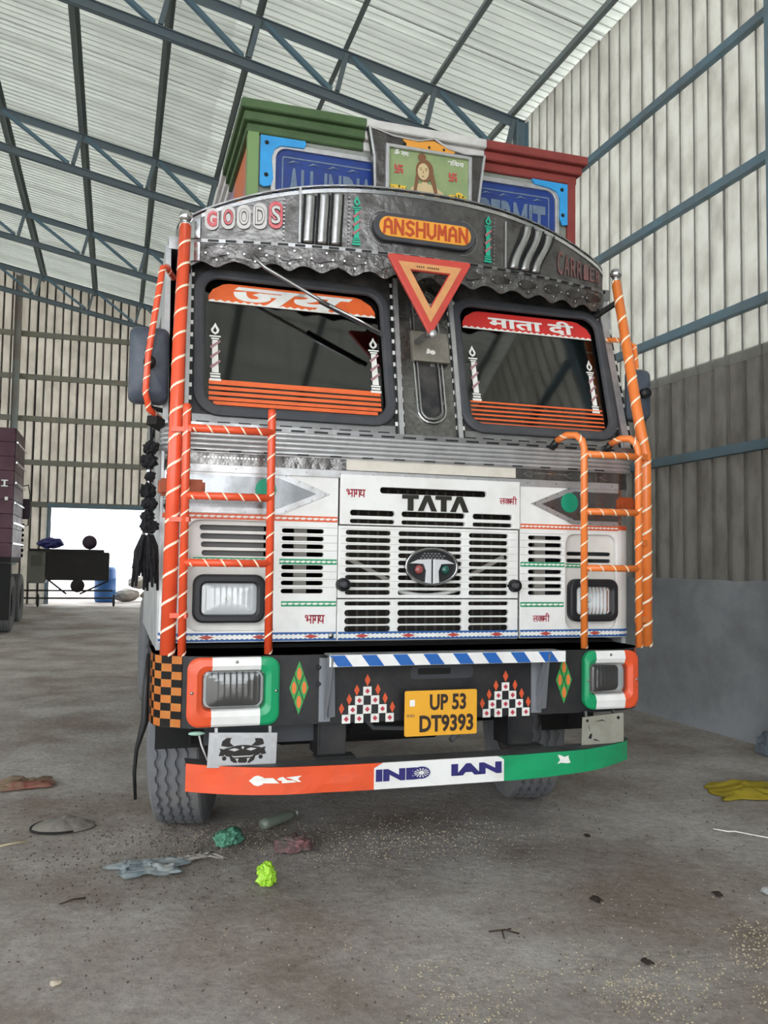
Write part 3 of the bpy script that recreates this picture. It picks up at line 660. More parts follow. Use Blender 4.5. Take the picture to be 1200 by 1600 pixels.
# chrome uprights with dashes beside each screen
def upright(xb, xt, w1=.018):
    o = bars('chrome_upright', [((xb, .002, 1.99), (xt, .222, 2.82), w1*1.25, .02, (0, -1, 0))], T, alu)
    n = 13; L = []
    for side in (-1, 1):
        for i in range(n):
            f0, f1 = (i+.1)/n, (i+.72)/n; xs = lambda f: xb+(xt-xb)*f+side*w1*1.15
            L.append([(xs(f0)-.006, 1.99+.8*f0), (xs(f0)+.006, 1.99+.8*f0), (xs(f1)+.006, 1.99+.8*f1), (xs(f1)-.006, 1.99+.8*f1)])
    tag(plates('dash_trim', L, o, blackm, .009, .006, lean), kind='stuff')
    LL = []
    for side in (-1, 1):
        for i in range(n):
            f0, f1 = (i+.74)/n, (i+1.06)/n; xs = lambda f: xb+(xt-xb)*f+side*w1*1.15
            LL.append([(xs(f0)-.006, 1.99+.8*f0), (xs(f0)+.006, 1.99+.8*f0), (xs(f1)+.006, 1.99+.8*f1), (xs(f1)-.006, 1.99+.8*f1)])
    tag(plates('dash_trim', LL, o, whitep, .007, .006, lean), kind='stuff')
upright(-1.085, -1.07, .014); upright(-.080, -.055); upright(.225, .24); upright(1.155, 1.135, .03)
# centre pillar
plate('centre_pillar', [[(-.06, 1.985), (.205, 1.985), (.22, 2.84), (-.04, 2.84)], rrect(.03, .135, 2.09, 2.74, .05)], T, etched, -.0, .014, .002, lean)
plate('pillar_pocket', [rect(-.05, .21, 2.0, 2.83)], T, mat('pocket_dark_steel', '3A3836', .45, .7), .03, .006, 0, lean)
for r_, mm in ((.0, chrome), (.018, steel)):
    o = plate('oval_moulding', [rrect(.004+r_, .160-r_, 2.055+r_, 2.775-r_, .075-r_), rrect(.004+r_+.009, .160-r_-.009, 2.055+r_+.009, 2.775-r_-.009, .066-r_)], T, mm, -.012, .012, .003, lean)
bars('pillar_bar', [((.112, .085, 2.17), (.12, .15, 2.5), .022, .01, (0, -1, 0))], T, alu)
bx_ = plate('pillar_box', [rect(.002, .195, 2.375, 2.535)], T, dust_panel, -.03, .10, .004, lean)
plates('painted_mark', [ell(.105, 2.425, .014, .012, 14), [(.07, 2.415), (.095, 2.42), (.09, 2.44), (.078, 2.445)]], bx_, whitep, -.032, .002, lean)
# warning triangle
TRI = [(-.208, 2.818), (.223, 2.818), (.014, 2.443)]
def inset(tri, d):
    c = Vector((sum(p[0] for p in tri)/3, sum(p[1] for p in tri)/3)); f = 1-d/.118
    return [tuple(c+(Vector(p)-c)*f) for p in tri]
def round_tri(tri, r):
    out = []
    for i in range(3):
        p = Vector(tri[i]); a = (Vector(tri[i-1])-p).normalized(); b = (Vector(tri[(i+1) % 3])-p).normalized()
        out += [tuple(p+a*r), tuple(p+(a+b)*r*.28), tuple(p+b*r)]
    return out
ty = -.13
tr = plate('warning_triangle', [round_tri(TRI, .022), inset(TRI, .066)], T, trired, ty, .02, .004)
tag(tr, 'red and orange reflective warning triangle, point down')
plate('triangle_band', [inset(TRI, .031), inset(TRI, .062)], tr, tan, ty-.003, .006, .001)
text('small_print', 'IIII IIIIII', (-.06, .05, 2.763, 2.770), tr, brown_t, ty-.0045)
bars('triangle_bracket', [((.014, ty+.02, 2.60), (.014, .09, 2.60), .02, .01), ((.014, ty+.012, 2.46), (.014, .06, 2.46), .03, .02), ((-.1, ty+.02, 2.80), (-.1, .05, 2.80), .02, .01), ((.12, ty+.02, 2.80), (.12, .05, 2.80), .02, .01)], T, steel)
sphere('triangle_bolt', (.022, ty-.012, 2.452), .02, tr, alu, (1, .6, 1), 14)
# ---- visor: arched etched sheet
def ztop(x): 
    t = min(1, abs((x-.03)/1.13)); return 3.165-.215*t**2.6
xs = [-1.03+2.1*i/60 for i in range(61)]
vpath = [(-1.13, .75), (-1.13, .30), (-1.115, .22), (-1.085, .165)]+[(x, vis(x)) for x in xs]+[(1.12, .175), (1.15, .23), (1.165, .31), (1.165, .75)]
zt = lambda i, x: ztop(max(-1.08, min(1.13, x)))
V_ = ribbon('visor', vpath, 2.862, zt, T, mat('etched_visor_steel', '7A7877', .3, .9, dirt=('3A3735', .8, 8), bump=(16, .3)), .012, 6)
ribbon('visor_trim', [(x, y-.006) for x, y in vpath], lambda i, x: zt(i, x)-.012, lambda i, x: zt(i, x)+.006, V_, chrome, .02)
ribbon('visor_trim', [(x, y-.006) for x, y in vpath], 2.853, 2.870, V_, steel, .02)
dash_row('dash_trim', V_, -1.0, 1.05, 2.861, -.012, 26, .009, vis)
n = 26
tag(plates('dash_trim', [[(a, ztop(a)+.009), (b, ztop(b)+.009), (b, ztop(b)+.020), (a, ztop(a)+.020)] for a, b in [(-1.0+2.05*i/n, -1.0+2.05*(i+.62)/n) for i in range(n)]], V_, blackm, -.004, .008, vis), kind='stuff')
ribbon('visor_trim', [(x, y) for x, y in vpath], lambda i, x: zt(i, x)+.020, lambda i, x: zt(i, x)+.028, V_, steel, .02)
box('visor_lid', (-1.12, .2, 2.875), (1.155, .75, 2.885), V_, dark)
# scalloped valance
etched_v = mat('dull_etched_steel', '7C7A79', .34, .9, dirt=('353231', .85, 14), bump=(30, .6))
sc = [-1.115, -1.045, -.875, -.70, -.56, -.40, -.25, -.1, .05, .20, .36, .52, .68, .83, .97, 1.09, 1.16]
def zval(i, x):
    for a, b in zip(sc, sc[1:]):
        if a <= x <= b: t = (x-a)/(b-a); return 2.772-.026*sin(pi*t)**.5+.008*sin(3*pi*t)
    return 2.772
vxs = [-1.03+2.1*i/150 for i in range(151)]
vp = [(-1.13, .5), (-1.13, .30), (-1.115, .22), (-1.085, .165)]+[(x, vis(x)) for x in vxs]+[(1.12, .175), (1.15, .23), (1.165, .31), (1.165, .5)]
va = ribbon('valance', vp, zval, 2.852, T, etched_v, .006, 4)
for v in va.data.vertices:
    v.co.y += .008*mnoise.noise(Vector((v.co.x*9, v.co.z*22, 0)))-.004
tag(plates('valance_rivet', [ell(c_+dx, zc, .0045, .0045, 8) for a, b in zip(sc[1:-1], sc[2:-1]) for c_ in [(a+b)/2] for dx, zc in ((-.05, 2.80), (.0, 2.768), (.05, 2.80), (0.02, 2.83))], va, chrome, -.018, .008, vis), kind='stuff')
leaf = []
for a, b in zip(sc[1:-1], sc[2:-1]):
    c_ = (a+b)/2; leaf.append([(c_+.055*cos(q), 2.808+.022*sin(q)*(1+.25*cos(3*q))) for q in [2*pi*i_/18 for i_ in range(18)]])
plates('embossed_leaf', leaf, va, etched_d, -.010, .004, vis)
# fluted ribs
def flute(nm, xb, xt, z0, z1, wd):
    bm = bmesh.new(); rows_, seg = 18, 9; gr = []
    for k in range(rows_+1):
        t = k/rows_; xc = xb+(xt-xb)*(3*t*t-2*t**3); z = z0+(z1-z0)*t
        gr.append([bm.verts.new((xc+wd/2*-cos(pi*j/seg), vis(xc)-.004-.022*sin(pi*j/seg)**.7, z)) for j in range(seg+1)])
    for k in range(rows_):
        for j in range(seg): bm.faces.new((gr[k][j], gr[k][j+1], gr[k+1][j+1], gr[k+1][j]))
    bm.faces.new(gr[0]); bm.faces.new(gr[-1])
    o = from_bm(nm, bm, V_, mat('fluted_aluminium', 'BFBFBF', .3, 1, dirt=('7A7672', .5, 12)), True)
    for s in (-1, 1):
        bm = bmesh.new(); add_tube(bm, [(xb+(xt-xb)*(3*t*t-2*t**3)+s*(wd/2+.004), vis(xb)-.006, z0+(z1-z0)*t) for t in [k/14 for k in range(15)]], .004, 6); from_bm('flute_edge', bm, o, blackm, True)
for c_ in (-.547, -.482, -.417): flute('flute', c_-.0, c_+.008, 2.875, ztop(c_)-.02, .047)
for cb in (.515, .580, .645): flute('flute', cb, cb+.082, 2.875, ztop(cb+.08)-.02, .046)
for x, zz in ((-.66, .0), (-.355, 0), (.40, 0)):
    tag(plates('dotted_motif', [ell(x, 2.885+.019*i, .0045, .0045, 8) for i in range(13) if 2.885+.019*i < ztop(x)-.02], V_, steel, -.010, .004, vis), kind='stuff')
bars('visor_seam', [((-.587, vis(.58)-.012, 2.873), (-.587, vis(.58)-.012, 3.14), .01, .006, (0, 1, 0)), ((.465, vis(.46)-.012, 2.873), (.465, vis(.46)-.012, 3.11), .006, .006, (0, 1, 0))], V_, alu)
# GOODS lettering: white lozenges with outlined letters
pinkred = mat('faded_red_lettering', 'C9525A', .5, dirt=('D9A0A0', .6, 25))
whl = mat('white_lettering', 'C9C6C4', .45, dirt=('A09A98', .4, 12))
for i, (ch, xc, hh, zc) in enumerate((('G', -.985, .105, 2.955), ('O', -.912, .110, 2.965), ('O', -.842, .115, 2.972), ('D', -.769, .125, 2.980), ('S', -.697, .13, 2.990))):
    w2 = .031; zc += .008
    b_ = plate('letter_plate', [rrect(xc-w2, xc+w2, zc-hh/2, zc+hh/2, .030)], V_, whl if ch != 'S' else pinkred, -.010, .005, 0, vis)
    text('letter', ch, (xc-w2*.72, xc+w2*.72, zc-hh*.36, zc+hh*.36), b_, blackm if ch != 'G' else pinkred, -.0125, vis, .05)
    text('letter_face', ch, (xc-w2*.66, xc+w2*.66, zc-hh*.33, zc+hh*.33), b_, (pinkred if ch in 'GO' and i < 2 else whl), -.0155, vis, .012)
ghost = mat('ghost_red_lettering', '8E5F5C', .45, .3, dirt=('6F6462', .8, 14))
for i, ch in enumerate('CARRIER'):
    xc = .79+.044*i; text('letter', ch, (xc, xc+.034, 2.90-.0*i, 3.02-.009*i), V_, ghost, -.006+.0, vis, 0)
# teal torches beside the name board
for x, x2 in ((-.318, 1), (.365, 1)):
    flame_pillar(x, 2.885, 3.125, .021, V_, mat('teal_sticker', '1FA888', .45), -.010, vis, mat('ribbon_rose', 'A86A70', .5))
# name board
nx, nz = .020, 2.985
nb = plate('name_board', [rrect(nx-.262, nx+.262, nz-.068, nz+.068, .067, 8)], V_, rubber, -.030, .03, .006)
plate('name_glass', [rrect(nx-.235, nx+.235, nz-.048, nz+.048, .047, 8)], nb, cream_glass, -.034, .008, .001)
STR = {'A': [[(0, 0), (.12, .8), (.5, 1), (.88, .8), (1, 0)], [(.05, .42), (.95, .42)]], 'N': [[(0, 0), (0, 1)], [(0, 1), (1, 0)], [(1, 0), (1, 1)]], 'S': [[(1, .86), (.5, 1), (.08, .8), (.3, .55), (.75, .45), (.95, .2), (.5, 0), (0, .14)]], 'H': [[(0, 0), (0, 1)], [(1, 0), (1, 1)], [(0, .5), (1, .5)]], 'U': [[(0, 1), (.03, .25), (.5, 0), (.97, .25), (1, 1)]], 'M': [[(0, 0), (.08, 1)], [(.08, 1), (.5, .35)], [(.5, .35), (.92, 1)], [(.92, 1), (1, 0)]]}
def stroke_word(word, x0, x1, z0, z1, lw, gap, parent, m, y):
    isl = []; cw = (x1-x0-gap*(len(word)-1))/len(word)
    for i, ch in enumerate(word):
        ox = x0+i*(cw+gap)
        for pl in STR[ch]:
            pts = [Vector((ox+px*cw, z0+pz*(z1-z0))) for px, pz in pl]
            for p_, q_ in zip(pts, pts[1:]):
                d = (q_-p_).normalized(); nn = Vector((-d.y, d.x))*lw/2; e = d*lw*.35
                isl.append([tuple(v) for v in (p_-e-nn, q_+e-nn, q_+e+nn, p_-e+nn)])
    o = plates('painted_word', isl, parent, m, y, .002); o['kind'] = 'thing'; del o['kind']; return o
stroke_word('ANSHUMAN', nx-.212, nx+.212, nz-.034, nz+.034, .0125, .017, nb, mat('rust_orange_lettering', 'B4451C', .5), -.0365)
tag(plates('board_bead', [(lambda p: ell(p[0], p[1], .004, .004, 6))(q) for q in rrect(nx-.282, nx+.282, nz-.085, nz+.085, .083, 12)], nb, steel, -.007, .004, vis), kind='stuff')

# ---- crown board above the visor
CY = .22
C_ = plate('crown_board', [rect(-.80, .95, 2.92, 3.47)], T, mat('grey_board', '8E938C', .6, dirt=('6E7A6A', .6, 6)), CY, .03)
def cornice(x0, x1, m, endL=False, endR=False):
    for k in range(3):
        z0 = 3.455+.045*k; yy = CY-.02-.03*k; e = .018*k
        a = x0-(e+.02 if endL else 0); b = x1+(e+.02 if endR else 0)
        box('cornice_step', (a, yy, z0), (b, CY+.02, z0+.046), C_, m, .004)
cornice(-.80, -.235, greenboard, True); cornice(-.235, .415, whiteboard); cornice(.415, .955, redboard, False, True)
# left return of the crown, running back over the cab
for k in range(3):
    z0 = 3.455+.045*k; e = .018*k+.02
    box('cornice_step', (-.80-e, CY+.02, z0), (-.76, CY+.7, z0+.046), C_, greenboard, .003); box('cornice_step', (-.80-e, CY+.7, z0), (-.76, CY+2.1, z0+.046), C_, whiteboard, .003)
for k in range(3):
    z0 = 3.455+.045*k; e = .018*k+.02
    box('cornice_step', (.91, CY+.02, z0), (.955+e, CY+2.1, z0+.046), C_, redboard, .003)
for x in (-.80, .92):
    sb2 = box('crown_side', (x, CY+.03, 2.92), (x+.03, CY+2.1, 3.46), C_, mat('painted_side_board', 'C06A42', .6, dirt=('3F8FC0', .9, 2.2)))
box('corner_post', (-.815, CY-.02, 2.92), (-.762, CY+.03, 3.46), C_, mat('light_green_post', '72905A', .5)); box('corner_post', (.92, CY-.02, 2.92), (.968, CY+.03, 3.46), C_, redboard)
box('crown_deck', (-.78, CY+.03, 3.44), (.93, CY+2.1, 3.46), C_, dark)
for px0, px1, word, s in ((-.70, -.10, 'ALL INDIA', -1), (.33, .87, 'PERMIT', 1)):
    o = plate('blue_board', [rrect(px0+.02, px1-.02, 2.95, 3.40, .05)], C_, boardblue, CY-.008, .01)
    plate('board_frame', [rrect(px0, px1, 2.93, 3.425, .075), rrect(px0+.024, px1-.024, 2.954, 3.398, .055)], o, alu, CY-.022, .02, .003)
    plate('board_line', [rrect(px0+.055, px1-.055, 2.985, 3.365, .01), rrect(px0+.062, px1-.062, 2.992, 3.358, .01)], o, boardline, CY-.010, .003)
    text('letter', word, (px0+.08, px1-.08, 3.08, 3.31), o, boardline, CY-.012, None, .03)
    plates('scroll_motif', [[(px0+.08+.1*i, 3.33), (px0+.11+.1*i, 3.35), (px0+.15+.1*i, 3.334), (px0+.12+.1*i, 3.342)] for i in range(4)], o, boardline, CY-.012, .003)
br_l = [(-.755, 3.445), (-.755, 3.20), (-.735, 3.19), (-.70, 3.20), (-.69, 3.235), (-.70, 3.34), (-.685, 3.385), (-.655, 3.405), (-.54, 3.41), (-.53, 3.43), (-.535, 3.447)]
br_r = [(.915, 3.445), (.915, 3.22), (.885, 3.215), (.87, 3.25), (.87, 3.36), (.85, 3.395), (.81, 3.41), (.72, 3.42), (.70, 3.447)]
for pts, bs in ((br_l, ((-.725, 3.41), (-.725, 3.25))), (br_r[::-1], ((.86+.02, 3.41), (.885, 3.27)))):
    o = plate('corner_bracket', [pts], C_, skyblue, CY-.03, .012, .001)
    for b in bs: sphere('bracket_bolt', (b[0], CY-.03, b[1]), .011, o, dark, (1, .5, 1), 10)
for x, z in ((-.735, 3.10), (.895, 3.08)): sphere('board_bolt', (x, CY-.004, z), .018, C_, dark, (1, .5, 1), 12)
# picture frame
PY = .12
fr = [(-.222, 3.10), (.375, 3.10), (.367, 3.22), (.385, 3.36), (.402, 3.495), (.30, 3.485), (.20, 3.50), (.12, 3.54), (.03, 3.515), (-.10, 3.52), (-.232, 3.548), (-.205, 3.40), (-.200, 3.25)]
cxy = (.085, 3.33); inn = [(cxy[0]+(x-cxy[0])*.955, cxy[1]+(z-cxy[1])*.95) for x, z in fr]
P_ = plate('picture_surround', [fr], T, etched_d, PY+.012, .03)
plate('surround_edge', [fr, inn], P_, alu, PY, .03, .003)
box('surround_bracket', (-.15, PY+.03, 3.2), (.3, CY, 3.4), P_, dark)
plate('orange_crest', [[(-.035, 3.462), (.215, 3.462), (.225, 3.475), (.235, 3.49), (.16, 3.508), (.115, 3.525), (.03, 3.508), (-.055, 3.512), (-.03, 3.485)]], P_, mat('orange_crest_paint', 'E09A3C', .45), PY+.008, .006)
for x in (-.04, .09, .17): sphere('crest_screw', (x, PY+.006, 3.487), .007, P_, dark, (1, .5, 1), 8)
pf = plate('picture_frame', [rect(-.145, .315, 3.10, 3.462), rect(-.128, .298, 3.117, 3.446)], P_, alu, PY-.02, .03, .002)
plate('picture', [rect(-.13, .30, 3.115, 3.448)], pf, picgreen, PY-.002, .004)
py = PY-.004
plate('picture_border', [rect(-.128, .298, 3.117, 3.205)], pf, mat('picture_peach', 'CF9A6C', .6), py, .002)
hx, hz = .062, 3.36
plates('painted_figure', [[(hx-.085, 3.205), (hx-.07, 3.26), (hx-.03, 3.285), (hx-.012, 3.29), (hx-.012, 3.33), (hx+.014, 3.33), (hx+.014, 3.29), (hx+.05, 3.285), (hx+.10, 3.255), (hx+.13, 3.205)]], pf, skin_m, py-.002, .002)
plates('painted_hair', [ell(hx, hz-.005, .047, .058, 20), ell(hx-.015, hz+.062, .022, .02, 14), [(hx+.02, hz-.01), (hx+.048, hz-.02), (hx+.07, 3.25), (hx+.055, 3.24)], [(hx-.03, hz-.04), (hx-.045, hz-.02), (hx-.06, 3.23), (hx-.045, 3.23)]], pf, hair_m, py-.0045, .002)
plates('painted_face', [ell(hx-.008, hz-.012, .030, .043, 20)], pf, skin_m, py-.007, .002)
plates('painted_feature', [ell(hx-.022, hz-.004, .005, .002, 10), ell(hx+.006, hz-.004, .005, .002, 10), ell(hx-.01, hz-.037, .006, .002, 10), rect(hx-.0105, hx-.0085, hz-.022, hz-.008), rect(hx-.028, hx-.016, hz+.004, hz+.0055), rect(hx+.0, hx+.012, hz+.004, hz+.0055)], pf, hair_m, py-.0095, .002)
text('painted_word', 'ॐ नमः', (-.10, -.02, 3.415, 3.445), pf, whitep, py-.003); text('painted_word', 'शिवाय', (.185, .275, 3.405, 3.435), pf, whitep, py-.003)
text('painted_word', 'जय', (-.118, -.035, 3.225, 3.262), pf, picyellow, py-.003, None, .05); text('painted_word', 'शिव', (.19, .285, 3.205, 3.27), pf, picyellow, py-.003, None, .05)
def sauv(cx_, cz_, s, t):
    L = [rect(cx_-s, cx_+s, cz_-t, cz_+t), rect(cx_-t, cx_+t, cz_-s, cz_+s), rect(cx_, cx_+s, cz_+s-2*t, cz_+s), rect(cx_+s-2*t, cx_+s, cz_-s, cz_), rect(cx_-s, cx_, cz_-s, cz_-s+2*t), rect(cx_-s, cx_-s+2*t, cz_, cz_+s)]
    return L+[ell(cx_+a*s*.5, cz_+b*s*.5, t*.8, t*.8, 8) for a in (-1, 1) for b in (-1, 1)]
for cx_ in (-.075, .215): plates('auspicious_symbol', sauv(cx_, 3.345, .022, .0035), pf, mat('vermilion_mark', 'C2504A', .6), py-.003, .002)
# ---- upper bumper
bz0, bz1 = .69, .985
bpath = [(-1.20, .30), (-1.20, -.02), (-1.19, -.09), (-1.165, -.135), (-1.12, -.165), (-1.06, -.205), (-.98, -.225)]+[(-.9+1.74*i/20, -.225) for i in range(21)]+[(.92, -.22), (1.0, -.205), (1.07, -.17), (1.115, -.13), (1.14, -.08), (1.15, -.02), (1.15, .30)]
B_ = ribbon('bumper', bpath, bz0, bz1, T, black, .02)
top = bmesh.new(); vf = [top.verts.new((x, y-.004, bz1)) for x, y in bpath]; vb = [top.verts.new((x*.9, .3 if abs(x) > 1.1 else .10, bz1)) for x, y in bpath]
for i in range(len(bpath)-1): top.faces.new((vf[i], vf[i+1], vb[i+1], vb[i]))
bmesh.ops.solidify(top, geom=top.faces[:], thickness=.012); from_bm('bumper_ledge', top, B_, mat('grey_ledge', '77787A', .5, .3, dirt=('4C4A48', .5, 6)))
def bw(u, v=0):
    for (xa, ya), (xb, yb) in zip(bpath, bpath[1:]):
        if xa <= u <= xb and xb > xa: return ya+(yb-ya)*(u-xa)/(xb-xa)
    return bpath[2][1]
# chequered ends, following the curve
chk_b = mat('checker_black', '191512', .5); chk_o = [mat('checker_orange', 'F2984A', .45, dirt=('F2B058', .6, 14)), mat('checker_amber', 'EFA93F', .45)]
def checker(path, cols, rowsn, z0, z1, oc):
    L = [0]
    for a, b in zip(path, path[1:]): L.append(L[-1]+(Vector(b)-Vector(a)).length)
    def at(s):
        for i in range(len(L)-1):
            if s <= L[i+1]+1e-9: t = (s-L[i])/(L[i+1]-L[i]); return Vector(path[i]).lerp(Vector(path[i+1]), t), (Vector(path[i+1])-Vector(path[i])).normalized()
    base = [bmesh.new(), bmesh.new()]
    for c_ in range(cols):
        for r_ in range(rowsn):
            bm = base[(c_+r_) % 2]; q = []
            for ds, dz in ((0, 0), (1, 0), (1, 1), (0, 1)):
                p, d = at(L[-1]*(c_+ds)/cols); nrm = Vector((d.y, -d.x)); p = p+nrm*.003; q.append(bm.verts.new((p.x, p.y, z0+(z1-z0)*(r_+dz)/rowsn)))
            bm.faces.new(q)
    for bm in base: bmesh.ops.solidify(bm, geom=bm.faces[:], thickness=.002)
    o = from_bm('checker_sticker', base[0], B_, oc); from_bm('checker_square', base[1], o, chk_b)
checker([(-1.2, -.0), (-1.19, -.09), (-1.165, -.135), (-1.12, -.165), (-1.085, -.19)], 5, 9, .693, .983, chk_o[0])
checker([(1.085, -.157), (1.115, -.13), (1.14, -.08), (1.15, -.02)], 4, 9, .693, .983, mat('checker_salmon', 'E08A60', .45))
# tricolour lamp surrounds
def bezel(x0, x1, z0, z1, i0, i1, j0, j1, wx0, wx1, cl, cr):
    yb = -.262; s = .004
    rr = rrect(x0, x1, z0, z1, .05, 6)
    def clip(pts, a, b):      # clip polygon to a<=x<=b
        for sgn, lim in ((1, a), (-1, b)):
            out = []
            for p, q in zip(pts, pts[1:]+pts[:1]):
                pin, qin = sgn*(p[0]-lim) >= -1e-9, sgn*(q[0]-lim) >= -1e-9
                if pin: out.append(p)
                if pin != qin: t = (lim-p[0])/(q[0]-p[0]); out.append((lim, p[1]+t*(q[1]-p[1])))
            pts = out
        return pts
    inner = rrect(i0, i1, j0, j1, .03, 5)
    def ringpart(a, b, col, nm, parent, zc=0):
        # outer ring bulges: built as loft between outer outline, ridge and inner outline
        bm = bmesh.new(); n = 72
        def sample(x0_, x1_, z0_, z1_, r): 
            P = rrect(x0_, x1_, z0_, z1_, r, 14); return P
        loops = []
        for f, dy in ((0, 0.03), (0.0, .006), (.12, 0), (.55, -.006), (.85, .004), (1, .03)):
            X0, X1, Z0, Z1 = x0+(i0-x0)*f, x1+(i1-x1)*f, z0+(j0-z0)*f, z1+(j1-z1)*f
            loops.append([(p[0], yb+dy, p[1]) for p in sample(X0, X1, Z0, Z1, .05-.02*f)])
        m_ = len(loops[0]); vs2 = [[bm.verts.new(p) for p in lp] for lp in loops]
        for k in range(len(loops)-1):
            for j in range(m_): bm.faces.new((vs2[k][j], vs2[k][(j+1) % m_], vs2[k+1][(j+1) % m_], vs2[k+1][j]))
        for lim, nrm in ((a, (-1, 0, 0)), (b, (1, 0, 0))):
            g = bm.verts[:]+bm.edges[:]+bm.faces[:]
            bmesh.ops.bisect_plane(bm, geom=g, plane_co=(lim, 0, 0), plane_no=nrm, clear_outer=True)
        if zc:
            g = bm.verts[:]+bm.edges[:]+bm.faces[:]; bmesh.ops.bisect_plane(bm, geom=g, plane_co=(0, 0, (z0+z1)/2), plane_no=(0, 0, zc), clear_outer=True)
        return from_bm(nm, bm, parent, col, False)
    root = ringpart(wx0, wx1, white, 'lamp_surround', B_, 1); ringpart(wx0, wx1, white, 'surround_side', root, -1)
    ringpart(x0-.01, wx0, cl, 'surround_side', root); ringpart(wx1, x1+.01, cr, 'surround_side', root)
    lamp_unit(i0-.004, i1+.004, j0-.004, j1+.004, yb+.012, B_)
    for q in (((wx0+wx1)/2, z1-.018), (x0+.018, (z0+z1)/2), (x1-.015, (z0+z1)/2)): sphere('surround_screw', (q[0], yb-.004, q[1]), .007, root, steel, (1, .6, 1), 8)
refl = mat('lamp_reflector', 'F4F5F6', .5, .15)
def lamp_unit(x0, x1, z0, z1, y, parent, domed=.012):
    """rectangular headlamp: dished reflector, bulb, fluted glass"""
    cx_, cz_ = (x0+x1)/2, (z0+z1)/2; hw, hh = (x1-x0)/2, (z1-z0)/2
    bm = bmesh.new(); rings = []
    for f in (1, .85, .65, .4, .2, .08):
        P = rrect(cx_-hw*f, cx_+hw*f, cz_-hh*f, cz_+hh*f, min(hw, hh)*f*(.3+.65*(1-f)), 5); rings.append([bm.verts.new((p[0], y+.012+.075*(1-f*f), p[1])) for p in P])
    m_ = len(rings[0])
    for k in range(5):
        for j in range(m_): bm.faces.new((rings[k][j], rings[k][(j+1) % m_], rings[k+1][(j+1) % m_], rings[k+1][j]))
    bm.faces.new(rings[-1]); o = from_bm('headlamp', bm, parent, refl, True)
    sphere('bulb', (cx_, y+.05, cz_), .013, o, mat('bulb_glass', 'E6E6E0', .1, coat=.5), (1, 1.4, 1), 12)
    bm = bmesh.new(); nx_, nz_ = 40, 12; gr = []
    for i in range(nx_+1):
        u = -1+2*i/nx_; col_ = []
        for k in range(nz_+1):
            v = -1+2*k/nz_; dy = -domed*(1-max(abs(u), abs(v))**3)-(.0009*(i % 4 < 2)); col_.append(bm.verts.new((cx_+u*hw, y+dy, cz_+v*hh)))
        gr.append(col_)
    for i in range(nx_):
        for k in range(nz_): bm.faces.new((gr[i][k], gr[i+1][k], gr[i+1][k+1], gr[i][k+1]))
    from_bm('lamp_glass', bm, o, lensglass); return o
bezel(-1.068, -.690, .702, .982, -1.0, -.757, .776, .922, -.97, -.77, orange, green)
bezel(.752, 1.045, .708, .980, .786, .978, .783, .915, .812, .968, green, orange)
# upper headlamps in rubber rims
for x0, x1, z0, z1 in ((-1.034, -.716, 1.106, 1.320), (.818, 1.094, 1.100, 1.314)):
    rim = plate('lamp_rim', [rrect(x0, x1, z0, z1, .045), rrect(x0+.038, x1-.036, z0+.036, z1-.04, .022)], T, mat('black_rubber', '1E1F23', .45), -.016, .05, .010)
    lamp_unit(x0+.034, x1-.032, z0+.032, z1-.036, .0, T)
# diamonds and pyramids
gd = mat('diamond_green', '3C9C4E', .5); od = mat('diamond_orange', 'E07A3C', .5)
for cx_, cz_, a, b in ((-.601, .846, .044, .118), (.661, .846, .044, .115)):
    hs = []
    for dx, dz in ((0, 1), (0, -1), (1, 0), (-1, 0)): hs.append(diam(cx_+dx*a/2, cz_+dz*b/2, a/2*.9, b/2*.9))
    o = plates('painted_diamond', hs, B_, gd, -.228, .003)
    plates('diamond_centre', [ell(cx_+dx*a/2, cz_+dz*b/2, a*.22, b*.22, 14) for dx, dz in ((0, 1), (0, -1), (1, 0), (-1, 0))], o, od, -.2305, .003)
for cx_ in (-.298, .361):
    s = .0375; zb = .688+.018; sq, rd, fl = [], [], []
    rows_ = [(-3, -1, 1, 3), (-2, 0, 2), (-1, 1), (0,)]
    rows_ = [((-2.5, 1), (-.95, 1), (.95, 1), (2.75, 1)), ((-1.75, 1), (0, 1), (1.85, 1)), ((-.95, 1), (.95, 1)), ((0, 1),)]
    for r_, rw in enumerate(rows_):
        for c_, _ in rw:
            x, z = cx_+c_*s, zb+r_*(s+.0015)
            sq.append(rect(x-s/2, x+s/2, z-s/2, z+s/2)); rd.append(diam(x, z, s*.28, s*.30))
        ww = max(abs(c_) for c_, _ in rw)
        for sg in (-1, 1):
            if r_ > 0 or True: fl.append(diam(cx_+sg*(ww*s+.012 - (.02 if r_ == 0 else -.002)*0), zb+(r_+1.15)*(s+.0015), .012, .024)) if r_ < 3 else None
    fl.append(diam(cx_, zb+4.35*(s+.0015)-.005, .013, .026))
    o = plates('painted_pyramid', sq, B_, whitep, -.228, .003)
    plates('pyramid_diamond', rd, o, mat('pyramid_crimson', 'B83A4C', .5), -.2305, .003); plates('pyramid_flame', fl, o, mat('flame_orange', 'D9582E', .5), -.2285, .003)
plate('bumper_slot', [rrect(-.10, .20, .868, .925, .02)], B_, mat('slot_recess', '3A3B40', .5), -.227, .003); plate('slot_hole', [rrect(-.065, .09, .888, .915, .006)], B_, dark, -.229, .003)
for x in (-.515, -.515, .56):
    for z in (.93, .86): sphere('bumper_bolt', (x, -.228, z), .013, B_, rubber, (1, .7, 1), 10)
